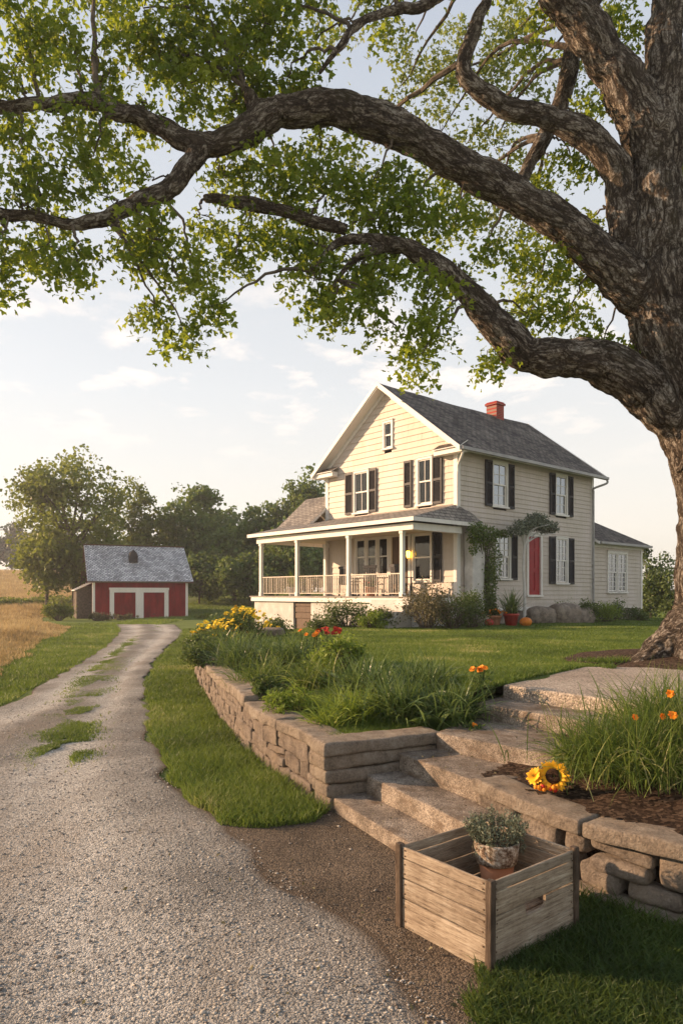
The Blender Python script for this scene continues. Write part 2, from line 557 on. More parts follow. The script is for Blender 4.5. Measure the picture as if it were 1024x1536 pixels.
    fr = t.N('ShaderNodeFresnel', i_IOR=1.7)
    mx = t.N('ShaderNodeMixShader')
    t.L(t.math('ADD', fr.outputs[0], .05), mx.inputs[0])
    t.L(tr.outputs[0], mx.inputs[1])
    t.L(gl.outputs[0], mx.inputs[2])
    t.L(mx.outputs[0], t.out.inputs[0])
    M['glass'] = t.m
    # red barn boards
    t = NT('barn_red')
    co = t.coord()
    w = t.N('ShaderNodeTexWave', wave_type='BANDS', bands_direction='X', i_Scale=1.1, i_Distortion=.3)
    t.L(co, w.inputs['Vector'])
    c = t.ramp(t.noise(t.coord((1, 1, .25)), 3, 6, .7), [(.32, (.13, .014, .014)), (.6, (.24, .020, .022)), (.75, (.29, .05, .045))])
    M['barn_red'] = t.finish(c, .75, t.bump(t.ramp(w.outputs['Fac'], [(0, (0, 0, 0)), (.12, (1, 1, 1))]), .6, .02), .15)
    t = NT('brick')
    br = t.N('ShaderNodeTexBrick', i_Scale=1.0)
    br.inputs['Color1'].default_value = (.38, .045, .03, 1)
    br.inputs['Color2'].default_value = (.24, .03, .022, 1)
    br.inputs['Mortar'].default_value = (.25, .17, .13, 1)
    br.inputs['Brick Width'].default_value = .2
    br.inputs['Row Height'].default_value = .075
    br.inputs['Mortar Size'].default_value = .008
    t.L(t.coord(rot=(math.pi / 2, 0, 0)), br.inputs['Vector'])
    M['brick'] = t.finish(br.outputs['Color'], .85, t.bump(t.noise(t.coord(), 20), .4, .01), .2)
    # crate boards: weathered timber, grain follows attribute-less object coords by variant
    for nm, st in (('crate_x', (.9, 9, 14)), ('crate_y', (9, .9, 14)), ('crate_z', (11, 11, 1.0))):
        t = NT(nm)
        g = t.noise(t.coord(st), 5, 9, .72, .25)
        big = t.noise(t.coord(), 6, 6, .7)
        f = t.math('ADD', t.math('MULTIPLY', g, .6), t.math('MULTIPLY', big, .4))
        c = t.ramp(f, [(.33, (.085, .064, .045)), (.44, (.25, .195, .14)), (.56, (.39, .325, .245)), (.70, (.54, .485, .40))] if nm != 'crate_z' else
                   [(.36, (.03, .022, .017)), (.5, (.085, .062, .045)), (.68, (.20, .155, .115))])
        dk = t.ramp(t.noise(t.coord(tuple(x * .45 for x in st)), 7, 7, .75), [(.57, (0, 0, 0)), (.72, (.75, .75, .75))])
        c = t.mix(dk, c, (.075, .058, .043))
        g2 = t.noise(t.coord(tuple(x * 2.2 for x in st)), 9, 6, .8)
        c = t.mix(t.ramp(g2, [(.36, (.8, .8, .8)), (.44, (0, 0, 0))]), c, (.06, .045, .032))
        oi = t.N('ShaderNodeObjectInfo').outputs['Random']
        c = t.mix(.55, c, t.ramp(oi, [(0, (.55, .52, .50)), (.5, (.95, .93, .9)), (1, (1.2, 1.14, 1.05))]), 'MULTIPLY')
        kn = t.N('ShaderNodeTexVoronoi', i_Scale=1.9)
        t.L(t.coord(tuple(1 + .35 * x for x in st)), kn.inputs['Vector'])
        c = t.mix(t.ramp(kn.outputs['Distance'], [(.02, (.8, .8, .8)), (.10, (0, 0, 0))]), c, (.07, .045, .028))
        M[nm] = t.finish(c, .85, t.bump(g, 1.0, .008), .2)
    t = NT('lamp_glow')
    M['glow'] = t.finish((.8, .4, .05), .5, emit=(1.0, .50, .06), estr=6)
    M['pumpkin'] = plain('pumpkin', [(.55, .14, .01), (.75, .26, .02)], 5, .5, .1)
    M['red_glaze'] = plain('red_glaze', [(.30, .02, .015), (.42, .05, .03)], 5, .35, .1)
    M['straw'] = plain('straw', [(.55, .5, .4), (.8, .76, .68)], 20, .8, .2)
    return M


M = build_mats()
# ------------------------------------------------------------------ generators
def pip(P, poly):
    poly = np.asarray(poly)
    x, y = P[:, 0], P[:, 1]
    ins = np.zeros(len(P), bool)
    j = len(poly) - 1
    for i in range(len(poly)):
        xi, yi = poly[i][:2]
        xj, yj = poly[j][:2]
        c = ((yi > y) != (yj > y)) & (x < (xj - xi) * (y - yi) / (yj - yi + 1e-12) + xi)
        ins ^= c
        j = i
    return ins


def polar_sample(n, d0, d1, a0, a1, p=0.0):
    """points round the camera; p=0 gives density ~ 1/d^2, larger p flatter"""
    u = R.random(n)
    if p == 0:
        d = d0 * (d1 / d0) ** u
    else:
        d = (d0 ** p + u * (d1 ** p - d0 ** p)) ** (1 / p)
    a = a0 + R.random(n) * (a1 - a0)
    return np.stack([d * np.sin(a), d * np.cos(a)], 1)


def blades(mb, P, h, w, lean=.5, seg=2, rnd=None):
    """P (n,3) roots, h (n,) heights, w (n,) widths"""
    n = len(P)
    if n == 0:
        return
    a = R.random(n) * 2 * math.pi
    dirv = np.stack([np.cos(a), np.sin(a), np.zeros(n)], 1)
    b = R.random(n) * 2 * math.pi
    side = np.stack([np.cos(b), np.sin(b), np.zeros(n)], 1)
    ln = lean * (.3 + R.random(n)) * h
    rnd = R.random(n) if rnd is None else rnd
    V = []
    for k in range(seg):
        s = k / seg
        c = P + dirv * (ln * s ** 1.7)[:, None] + np.array([0, 0, 1]) * (h * s)[:, None]
        ww = (w * (1 - .35 * s))[:, None]
        V += [c - side * ww / 2, c + side * ww / 2]
    V.append(P + dirv * ln[:, None] + np.array([0, 0, 1]) * (h * (1 - .12 * R.random(n)))[:, None])
    V = np.stack(V, 1)
    m = V.shape[1]
    base = (np.arange(n) * m)[:, None]
    Fs = []
    for k in range(seg - 1):
        Fs.append(base + np.array([[2 * k, 2 * k + 1, 2 * k + 3, 2 * k + 2]]))
    F4 = np.concatenate(Fs) if Fs else np.zeros((0, 4), int)
    F3 = base + np.array([[2 * seg - 2, 2 * seg - 1, 2 * seg]])
    st = mb.n
    mb.add(V.reshape(-1, 3), [F4, F3] if len(F4) else [F3], rnd=np.repeat(rnd, m))


def straps(mb, P, dirv, L, w, lift, droop, seg=5, rnd=None, face=None):
    """arching ribbon leaves; dirv horizontal unit, L lengths"""
    n = len(P)
    rnd = R.random(n) if rnd is None else rnd
    side = np.stack([-dirv[:, 1], dirv[:, 0], np.zeros(n)], 1)
    if face is not None:
        side = side * np.cos(face)[:, None] + np.array([0, 0, 1]) * np.sin(face)[:, None]
    V = []
    th0 = (1 - np.asarray(lift)) * 1.35 + np.zeros(n)
    th1 = th0 + np.asarray(droop) * 2.5 + .25
    c = np.array(P, float)
    for k in range(seg + 1):
        s = k / seg
        if k:
            th = th0 + (th1 - th0) * ((k - .5) / seg) ** 1.4
            c = c + (dirv * np.sin(th)[:, None] + np.array([0, 0, 1]) * np.cos(th)[:, None]) * (L / seg)[:, None]
        ww = (w * (max(.02, 1 - s ** 2.2)) * (.55 + .9 * min(1, s * 2.5) * .5))[:, None]
        V += [c - side * ww / 2, c + side * ww / 2]
    V = np.stack(V, 1)
    m = V.shape[1]
    base = (np.arange(n) * m)[:, None]
    F4 = np.concatenate([base + np.array([[2 * k, 2 * k + 1, 2 * k + 3, 2 * k + 2]]) for k in range(seg)])
    mb.add(V.reshape(-1, 3), [F4], rnd=np.repeat(rnd, m))


def rand_dirs(n):
    v = R.normal(size=(n, 3))
    return v / np.linalg.norm(v, axis=1)[:, None]


def leaves(mb, P, size, leaflets=1, droop=0.0, rnd=None, wid=.55):
    n = len(P)
    if n == 0:
        return
    size = np.broadcast_to(size, (n,)) * (.5 + .95 * R.random(n))
    a = rand_dirs(n)
    a[:, 2] -= droop
    a /= np.linalg.norm(a, axis=1)[:, None]
    q = rand_dirs(n) + np.array([0, 0, .7])
    b = np.cross(q, a)
    b /= np.linalg.norm(b, axis=1)[:, None] + 1e-9
    nn = np.cross(a, b)
    rnd = R.random(n) if rnd is None else rnd
    for k in range(leaflets):
        th = 0 if leaflets == 1 else (k - (leaflets - 1) / 2) * 1.0
        aa = a * math.cos(th) + b * math.sin(th)
        bb = b * math.cos(th) - a * math.sin(th)
        s = size[:, None] * (1 if leaflets == 1 else (1.0 if k == (leaflets - 1) / 2 else .8))
        V = np.stack([P, P + aa * s * .5 + bb * s * wid / 2 + nn * s * .1, P + aa * s, P + aa * s * .5 - bb * s * wid / 2 + nn * s * .1], 1)
        base = (np.arange(n) * 4)[:, None]
        F = np.concatenate([base + np.array([[0, 1, 2]]), base + np.array([[0, 2, 3]])])
        mb.add(V.reshape(-1, 3), [F], rnd=np.repeat(rnd, 4))


def catmull(pts, per=8):
    P = np.array(pts, float)
    P = np.vstack([2 * P[0] - P[1], P, 2 * P[-1] - P[-2]])
    out = []
    for i in range(1, len(P) - 2):
        for k in range(per):
            t = k / per
            out.append(.5 * ((2 * P[i]) + (-P[i - 1] + P[i + 1]) * t + (2 * P[i - 1] - 5 * P[i] + 4 * P[i + 1] - P[i + 2]) * t * t + (-P[i - 1] + 3 * P[i] - 3 * P[i + 1] + P[i + 2]) * t ** 3))
    out.append(P[-2])
    return np.array(out)


_cache = {}


def cube_grid(nx, ny, nz, r, L):
    """rounded box surface, half sizes L, corner radius r -> verts, quads"""
    def axis(n, h):
        rr = min(r, h * .98)
        core = np.linspace(-(h - rr), h - rr, max(2, n))
        return np.concatenate([[-h, -h + rr * .35], core, [h - rr * .35, h]])
    X, Y, Z = axis(nx, L[0]), axis(ny, L[1]), axis(nz, L[2])
    idx = {}
    V = []
    F = []

    def vid(i, j, k):
        key = (i, j, k)
        if key not in idx:
            idx[key] = len(V)
            V.append((X[i], Y[j], Z[k]))
        return idx[key]
    a, b, c = len(X) - 1, len(Y) - 1, len(Z) - 1
    for i in range(a):
        for j in range(b):
            F.append((vid(i, j, 0), vid(i, j + 1, 0), vid(i + 1, j + 1, 0), vid(i + 1, j, 0)))
            F.append((vid(i, j, c), vid(i + 1, j, c), vid(i + 1, j + 1, c), vid(i, j + 1, c)))
        for k in range(c):
            F.append((vid(i, 0, k), vid(i + 1, 0, k), vid(i + 1, 0, k + 1), vid(i, 0, k + 1)))
            F.append((vid(i, b, k), vid(i, b, k + 1), vid(i + 1, b, k + 1), vid(i + 1, b, k)))
    for j in range(b):
        for k in range(c):
            F.append((vid(0, j, k), vid(0, j, k + 1), vid(0, j + 1, k + 1), vid(0, j + 1, k)))
            F.append((vid(a, j, k), vid(a, j + 1, k), vid(a, j + 1, k + 1), vid(a, j, k + 1)))
    V = np.array(V)
    h = np.array(L)
    rr = np.minimum(r, h * .98)
    inner = np.clip(V, -(h - rr), h - rr)
    d = V - inner
    nrm = d / rr
    ln = np.linalg.norm(nrm, axis=1)[:, None]
    nrm = nrm / np.maximum(ln, 1e-9)
    V = inner + nrm * rr
    return V, np.array(F), nrm


def block(mb, size, fn, r=.02, n=(6, 4, 3), amp=.008, nscale=9, seed=0, skew=0):
    """rounded noisy block of `size`; fn maps local (n,3) in box coords centred at 0 to world"""
    L = np.array(size) / 2
    V, F, nr = cube_grid(*n, r, L)
    V = V + nr * (fbm(V * nscale + seed * 3.7, seed, 3)[:, None] * amp) + vnoise(V * nscale * .35 + seed * 5.1, seed + 50, 1) * amp * 1.3
    if skew:
        V[:, 2] += V[:, 0] * skew * noise3(np.array([[seed * 1.3, .5, .5]]), 3)[0]
    mb.add(fn(V), [F])


def grid_sheet(xs, ys, zf, mask=None):
    X, Y = np.meshgrid(xs, ys)
    V = np.stack([X.ravel(), Y.ravel()], 1)
    Z = zf(V[:, 0], V[:, 1])
    V = np.column_stack([V, Z])
    nx = len(xs)
    i, j = np.meshgrid(np.arange(nx - 1), np.arange(len(ys) - 1))
    a = (j * nx + i).ravel()
    F = np.stack([a, a + 1, a + nx + 1, a + nx], 1)
    if mask is not None:
        c = V[F].mean(1)
        F = F[mask(c)]
        used = np.unique(F)
        m = np.zeros(len(V), int)
        m[used] = np.arange(len(used))
        V, F = V[used], m[F]
    mb = MB()
    mb.add(V, [F])
    return mb


# ------------------------------------------------------------------ lay of the land
def Hf(x, y):
    left = ss((-x - 12) / 30)
    return 6.0 * ss((y - 48) / 95) * left + 1.75 * ss((y - 44) / 34) * (1 - left) + np.where(y > 44, .25 * np.sin(x * .05) * ss((y - 60) / 60), 0)


WALL = catmull([(-.085, 5.46), (-.444, 6.22), (-.75, 6.85), (-1.03, 7.63), (-1.37, 8.7), (-1.80, 10.08), (-2.47, 12.5), (-3.18, 15.3), (-3.25, 16.9), (-2.6, 18.4), (-1.4, 19.2)], 10)
WALL_L = np.concatenate([[0], np.cumsum(np.linalg.norm(np.diff(WALL, axis=0), axis=1))])


def wall_at(s, off):
    """point at arc length s, `off` metres towards the bank"""
    s = np.asarray(s, float)
    x = np.interp(s, WALL_L, WALL[:, 0])
    y = np.interp(s, WALL_L, WALL[:, 1])
    e = .12
    dx = np.interp(s + e, WALL_L, WALL[:, 0]) - np.interp(s - e, WALL_L, WALL[:, 0])
    dy = np.interp(s + e, WALL_L, WALL[:, 1]) - np.interp(s - e, WALL_L, WALL[:, 1])
    l = np.hypot(dx, dy) + 1e-9
    return x + dy / l * off, y - dx / l * off


RW = catmull([(.93, 4.86), (1.13, 4.42), (1.37, 4.0), (1.73, 3.60), (2.2, 3.27), (2.85, 2.95), (3.7, 2.72)], 10)
RW_L = np.concatenate([[0], np.cumsum(np.linalg.norm(np.diff(RW, axis=0), axis=1))])


def rw_at(s, off):
    s = np.asarray(s, float)
    x = np.interp(s, RW_L, RW[:, 0])
    y = np.interp(s, RW_L, RW[:, 1])
    e = .08
    dx = np.interp(s + e, RW_L, RW[:, 0]) - np.interp(s - e, RW_L, RW[:, 0])
    dy = np.interp(s + e, RW_L, RW[:, 1]) - np.interp(s - e, RW_L, RW[:, 1])
    l = np.hypot(dx, dy) + 1e-9
    return x - dy / l * off, y + dx / l * off


def Tf(x, y):
    xw = np.interp(y, WALL[:, 1][:95], WALL[:, 0][:95])
    dist = np.minimum(x - xw, np.where(x < 1.2, (y - 5.9) * 1.0, 9))
    z = .50 + .26 * ss((dist - .2) / 1.9) - .009 * np.maximum(0, y - 9)
    tt = np.clip(((x - 1.57) * 1.38 + (y - 6.82) * 1.68) / (1.38 ** 2 + 1.68 ** 2), 0, 1)
    dl = np.hypot(x - 1.57 - 1.38 * tt, y - 6.82 - 1.68 * tt)
    z = z + (.80 - z) * np.exp(-(dl / .75) ** 2) * ss((y - 6.3) / .5)
    k = ss((x - np.interp(y, [17, 24, 34], [-3.6, -5.0, -6.2])) / 2.3) * ss((44 - y) / 12)
    k = np.where(y < 16.5, 1, k)
    return z * k - .08 * (1 - k) + Hf(x, y) * (1 - k) + .012 * np.sin(x * 1.3 + y * .7)


# base ground sheet, to the horizon
def axis_nonuni(a, b, n, p):
    t = np.linspace(-1, 1, n)
    return np.where(t < 0, -np.abs(t) ** p * abs(a), np.abs(t) ** p * b)


xs = axis_nonuni(-700, 700, 241, 2.6)
ys = np.concatenate([np.linspace(-12, 30, 70), 30 + (np.linspace(0, 1, 120)[1:]) ** 2 * 870])
obj('ground', grid_sheet(xs, ys, lambda x, y: Hf(x, y) + .01 * np.sin(x * 2.1) * np.sin(y * 1.7) * (y < 30) - .012), M['meadow'], smooth=True, kind='structure')

# wheat field sheet
FIELD_EDGE = catmull([(-4.5, 4), (-6.4, 11), (-8.1, 16.5), (-10.6, 24), (-13.6, 34), (-18.8, 43), (-21, 50), (-25, 70), (-25, 150)], 8)


def field_x(y):
    return np.interp(y, FIELD_EDGE[:, 1], FIELD_EDGE[:, 0])


ys2 = np.concatenate([np.linspace(4, 40, 90), np.linspace(40, 150, 70)[1:]])
U = np.linspace(0, 1, 60) ** 2
V = np.stack([np.stack([field_x(np.full(60, y)) - U * 180, np.full(60, y)], 1) for y in ys2]).reshape(-1, 2)
V = np.column_stack([V, Hf(V[:, 0], V[:, 1]) + .02])
i, j = np.meshgrid(np.arange(59), np.arange(len(ys2) - 1))
a = (j * 60 + i).ravel()
mb = MB()
mb.add(V, [np.stack([a, a + 60, a + 61, a + 1], 1)])
obj('field', mb, M['wheat'], smooth=True, kind='structure')

# trampled earth apron in front of the steps
DIRT = [gz(300, 1228), gz(345, 1222), gz(430, 1195), gz(520, 1150)[:3], gz(900, 1330), gz(860, 1390), gz(735, 1470), gz(725, 1560), gz(700, 1750), gz(600, 1800), gz(560, 1560), gz(450, 1330), gz(330, 1225)]
dp = np.array([(-1.7, 6.1), (-.6, 5.9), (.1, 5.7), (1.2, 4.9), (1.5, 4.0), (1.1, 3.5), (.66, 3.0), (.62, 2.5), (.68, 1.2), (.2, 1.2), (.05, 2.5), (-.25, 3.8), (-.75, 4.7), (-1.3, 5.4)])
obj('dirt_apron', grid_sheet(np.arange(-2, 1.9, .04), np.arange(1.0, 6.3, .04), lambda x, y: .004 + .012 * fbm(np.stack([x * 3, y * 3, x * 0], 1), 3) * 0 + 0 * x,
                             lambda c: pip(c + .05 * vnoise(np.column_stack([c[:, :2] * 6, c[:, 0] * 0]), 4), dp)), M['dirt'], smooth=True, kind='structure')

# driveway
LE = [(-3.3, .4), (-5.0, 4), (-5.35, 8), gz(0, 1062), gz(60, 1030), gz(118, 997), gz(160, 968), gz(176, 952), gz(180, 944), gz(172, 937)]
RE = [(1.3, .4), gz(640, 1500), gz(560, 1420), gz(460, 1345), gz(385, 1275), gz(325, 1233), gz(286, 1203), gz(245, 1155), gz(228, 1110), gz(218, 1060), gz(219, 1022), gz(236, 988), gz(262, 962), gz(274, 948), gz(262, 937)]
LE = catmull([p[:2] for p in LE], 8)
RE = catmull([p[:2] for p in RE], 8)
ys3 = np.concatenate([np.linspace(.4, 12, 160), np.linspace(12, 37.9, 200)[1:]])
lx = np.interp(ys3, LE[:, 1], LE[:, 0])
rx = np.interp(ys3, RE[:, 1], RE[:, 0])
NU = 41
un = np.linspace(0, 1, NU)
X = lx[:, None] * (1 - un) + rx[:, None] * un
Y = np.repeat(ys3[:, None], NU, 1)
P = np.stack([X.ravel(), Y.ravel(), np.zeros(X.size)], 1)
edge = np.minimum(un, 1 - un)
nl = fbm(np.column_stack([ys3 * 1.7, ys3 * 0, ys3 * 0]), 5, 3)
nr_ = fbm(np.column_stack([ys3 * 1.7, ys3 * 0 + 9, ys3 * 0]), 6, 3)
edgeN = np.where(un[None, :] < .5, nl[:, None], nr_[:, None]) * np.exp(-edge * 14)[None, :] * .16
X = X + edgeN
crown = (.012 + .02 * np.sin(np.pi * un)[None, :] - .02 * (np.exp(-((un - .27) / .1) ** 2) + np.exp(-((un - .73) / .1) ** 2))[None, :]) + .010 * fbm(P * 1.3, 8, 3).reshape(X.shape)
crown = np.where(edge[None, :] < .02, .004, np.maximum(crown, .006))
i, j = np.meshgrid(np.arange(NU - 1), np.arange(len(ys3) - 1))
a = (j * NU + i).ravel()
mb = MB()
trk = np.repeat((np.exp(-((un - .27) / .12) ** 2) + np.exp(-((un - .73) / .12) ** 2) - .35 * np.exp(-((un - .5) / .1) ** 2))[None, :], len(ys3), 0)
mb.add(np.stack([X.ravel(), Y.ravel(), crown.ravel()], 1), [np.stack([a, a + 1, a + NU + 1, a + NU], 1)], trk=trk.ravel(), edg=np.repeat(np.exp(-edge * 55)[None, :], len(ys3), 0).ravel())
obj('driveway', mb, M['gravel'], smooth=True, kind='structure')


def drive_u(x, y):
    l = np.interp(y, LE[:, 1], LE[:, 0])
    r = np.interp(y, RE[:, 1], RE[:, 0])
    return (x - l) / (r - l)


def crown_z(x, y):
    u = drive_u(x, y)
    z = .012 + .02 * np.sin(np.pi * u) - .02 * (np.exp(-((u - .27) / .1) ** 2) + np.exp(-((u - .73) / .1) ** 2)) + .010 * fbm(np.stack([x, y, x * 0], 1) * 1.3, 8, 3)
    return np.where((u > .02) & (u < .98), np.maximum(z, .006), .005)


# loose pebbles
OCT = np.array([(1, 0, 0), (-1, 0, 0), (0, 1, 0), (0, -1, 0), (0, 0, 1), (0, 0, -1)], float)
OF = np.array([(0, 2, 4), (2, 1, 4), (1, 3, 4), (3, 0, 4), (2, 0, 5), (1, 2, 5), (3, 1, 5), (0, 3, 5)])


def pebbles(mb, P, s, flat=.6):
    n = len(P)
    V = OCT[None] * (1 + .35 * R.normal(size=(n, 6, 1))).clip(.5, 1.6)
    a = R.random(n) * 6.28
    c, s_ = np.cos(a)[:, None], np.sin(a)[:, None]
    sx = (.7 + .6 * R.random(n))[:, None]
    x, y, z = V[:, :, 0] * sx, V[:, :, 1], V[:, :, 2] * flat
    V = np.stack([x * c - y * s_, x * s_ + y * c, z], 2) * s[:, None, None] + P[:, None, :]
    F = (np.arange(n) * 6)[:, None, None] + OF[None]
    mb.add(V.reshape(-1, 3), [F.reshape(-1, 3)], rnd=np.repeat(R.random(n), 6))


mb = MB()
Q = polar_sample(85000, 1.2, 12, -1.1, .75, .35)
u = drive_u(Q[:, 0], Q[:, 1])
k = ((u > -.02) & (u < 1.03)) | (pip(Q, dp) & (R.random(len(Q)) < .30))
Q = Q[k]
gin = (u[k] > .0) & (u[k] < 1.0)
pebbles(mb, np.column_stack([Q, crown_z(Q[:, 0], Q[:, 1]) + .001]), (.003 + .006 * R.random(len(Q)) ** 2.4) * (1 + .05 * Q[:, 1]) * np.where(gin, 1, .62))
mb.A['rnd'] = [(0, np.where(np.repeat(gin, 6), mb.A['rnd'][0][1], mb.A['rnd'][0][1] * .42))]
Q = polar_sample(260, 2.0, 9, -.7, .6)
Q = Q[(drive_u(Q[:, 0], Q[:, 1]) > 0) & ((drive_u(Q[:, 0], Q[:, 1]) < 1) | pip(Q, dp))]
pebbles(mb, np.column_stack([Q, crown_z(Q[:, 0], Q[:, 1]) + .002]), .009 + .008 * R.random(len(Q)), .45)
obj('loose_gravel', mb, M['pebble'], smooth=True, kind='stuff', label='loose grey pebbles strewn over the gravel driveway and dirt', cat='gravel')

# ------------------------------------------------------------------ upper lawn + beds
LAND_POLY = [(1.57, 6.82), (2.35, 5.73), (3.2, 4.55), (9, 4.0), (9, 7.3), (6.0, 7.9), (4.3, 8.35), (2.95, 8.5)]
ter = [wall_at(s, .16) for s in np.linspace(0.12, WALL_L[-1], 60)]
ter = [(float(a), float(b)) for a, b in ter] + [(-1.0, 20.5), (-5.0, 21), (-9.5, 22), (-10, 45), (22, 45), (22, 5.5), (3.4, 5.2), (2.5, 6.3), (1.80, 6.90), (1.60, 6.86), (1.25, 6.60), (.97, 6.10), (.2, 5.98)]
terP = np.array(ter)
obj('lawn', grid_sheet(np.concatenate([np.arange(-10, -4, .4), np.arange(-4, 5, .09), np.arange(5, 22, .5)]), np.concatenate([np.arange(5.5, 10, .07), np.arange(10, 20, .16), np.arange(20, 45, .5)]), Tf, lambda c: pip(c, terP)), M['turf'], smooth=True, kind='structure')
BED = np.array([(.98, 5.0), (1.21, 4.57), (1.45, 4.13), (1.80, 3.72), (2.24, 3.37), (2.87, 3.06), (3.75, 2.83), (6.5, 2.8), (6.5, 5.2), (3.4, 5.3), (2.3, 6.1), (1.6, 5.6)])


def Bf(x, y):
    xr = np.interp(y[::1] if hasattr(y, '__len__') else y, RW[::-1, 1], RW[::-1, 0])
    dist = (x - xr) * .75
    return .405 + .27 * ss((dist - .15) / 1.0) + .012 * np.sin(x * 9) * np.sin(y * 8)


obj('mulch_bed', grid_sheet(np.arange(.9, 6.6, .05), np.arange(2.7, 6.3, .05), lambda x, y: np.minimum(Bf(x, y), .70) + .012 * fbm(np.stack([x * 14, y * 14, x * 0], 1), 2), lambda c: pip(c, BED)), M['mulch'], smooth=True, kind='structure')

# landing path
mb = MB()
lp = np.array(LAND_POLY)
V0 = []
for a_, b_ in zip(LAND_POLY, LAND_POLY[1:] + LAND_POLY[:1]):
    a_, b_ = np.array(a_), np.array(b_)
    nseg = max(2, int(np.linalg.norm(b_ - a_) / .12))
    for k in range(nseg):
        p = a_ + (b_ - a_) * k / nseg
        w = fbm(np.array([[p[0] * 5, p[1] * 5, 0]]), 9)[0] * .012
        V0.append((p[0] + w, p[1] + w))
n0 = len(V0)
V0 = np.array(V0)
cen = V0.mean(0)
inn = V0 + (cen - V0) / np.linalg.norm(cen - V0, axis=1)[:, None] * .014
inn2 = V0 + (cen - V0) / np.linalg.norm(cen - V0, axis=1)[:, None] * .05
rings = [np.column_stack([V0, np.full(n0, .60)]), np.column_stack([V0, np.full(n0, .70) + .006 * R.normal(size=n0)]), np.column_stack([V0, np.full(n0, .793)]), np.column_stack([inn, np.full(n0, .808)]), np.column_stack([inn2, np.full(n0, .811)])]
F = [(r * n0 + i, r * n0 + (i + 1) % n0, (r + 1) * n0 + (i + 1) % n0, (r + 1) * n0 + i) for r in range(4) for i in range(n0)]
mb.poly(np.concatenate(rings), F + [tuple(4 * n0 + i for i in range(n0))])
obj('path', mb, M['path'], kind='structure')

# mulch mound round the big tree
mb = MB()
V = [(5.07, 9.4, .98)]
nr = 14
for r in range(1, nr + 1):
    for k in range(48):
        a = k / 48 * 2 * math.pi
        rad = r / nr * (2.15 + .25 * math.sin(3 * a + 1) + .12 * math.sin(7 * a))
        V.append((5.07 + rad * math.cos(a), 9.4 + rad * math.sin(a) * .92, .74 + .22 * (1 - (r / nr) ** 1.5) - (.03 if r == nr else 0)))
V = np.array(V)
V[:, 2] += .012 * fbm(V * 5, 2)
F = [(0, 1 + k, 1 + (k + 1) % 48) for k in range(48)] + [(1 + r * 48 + k, 1 + (r + 1) * 48 + k, 1 + (r + 1) * 48 + (k + 1) % 48, 1 + r * 48 + (k + 1) % 48) for r in range(nr - 1) for k in range(48)]
mb.poly(V, F)
obj('mulch_ring', mb, M['mulch'], smooth=True, kind='structure')

# ------------------------------------------------------------------ stone steps
def quadmap(fl, fr, br, bl, z0, z1, size):
    fl, fr, br, bl = [np.array(p, float) for p in (fl, fr, br, bl)]

    def f(V):
        u = V[:, 0:1] / size[0] + .5
        v = V[:, 1:2] / size[1] + .5
        xy = (fl * (1 - u) + fr * u) * (1 - v) + (bl * (1 - u) + br * u) * v
        return np.column_stack([xy, (z0 + z1) / 2 + V[:, 2]])
    return f


stairs = thing('stone_stairs', (.3, 5.0, 0), label='worn concrete garden steps climbing between the stone walls up to the lawn', cat='steps')
STEPS = [((-.06, 5.44), (.60, 4.10), (1.05, 4.45), (.12, 5.98), -.05, .11),
         ((.20, 5.57), (.84, 4.26), (1.25, 4.62), (.40, 6.05), -.05, .255),
         ((.47, 5.70), (.955, 4.80), (1.62, 5.15), (.75, 6.20), -.05, .40),
         ((.79, 5.84), (1.70, 4.80), (2.30, 5.30), (1.36, 6.85), .20, .54),
         ((1.25, 6.51), (2.30, 5.10), (2.85, 5.60), (1.75, 7.15), .35, .68)]
for i, (fl, fr, br, bl, z0, z1) in enumerate(STEPS):
    sz = (float(np.linalg.norm(np.array(fr) - fl)), float(np.linalg.norm(np.array(bl) - fl)), z1 - z0)
    mb = MB()
    block(mb, sz, quadmap(fl, fr, br, bl, z0, z1, sz), r=.011, n=(int(sz[0] / .03), 16, 8), amp=.0042, nscale=12, seed=20 + i)
    obj('step', mb, M['step'], stairs, smooth=True, world=True)

# ------------------------------------------------------------------ left retaining wall
lw = thing('retaining_wall', (-.1, 5.6, 0), label='long curved dry stone wall holding back the flower bed left of the steps', cat='wall')
core = MB()
ss_ = np.linspace(.05, WALL_L[-1] - .1, 90)
ring = []
for s in ss_:
    a0 = wall_at(s, .10)
    a1 = wall_at(s, .30)
    ring += [(a0[0], a0[1], -.1), (a0[0], a0[1], .44), (a1[0], a1[1], .44), (a1[0], a1[1], -.1)]
F = [(4 * i + k, 4 * i + (k + 1) % 4, 4 * i + 4 + (k + 1) % 4, 4 * i + 4 + k) for i in range(len(ss_) - 1) for k in range(4)]
core.poly(np.array(ring), F + [(0, 1, 2, 3)])
obj('rubble_core', core, M['mulch'], lw, world=True)


def wmap(fn, s0, s1, o0, o1, z0, z1, tilt=0):
    def f(V):
        sx = (s0 + s1) / 2 + V[:, 0]
        oy = (o0 + o1) / 2 + V[:, 1]
        x, y = fn(sx, oy)
        return np.column_stack([x, y, (z0 + z1) / 2 + V[:, 2] + tilt * V[:, 0]])
    return f


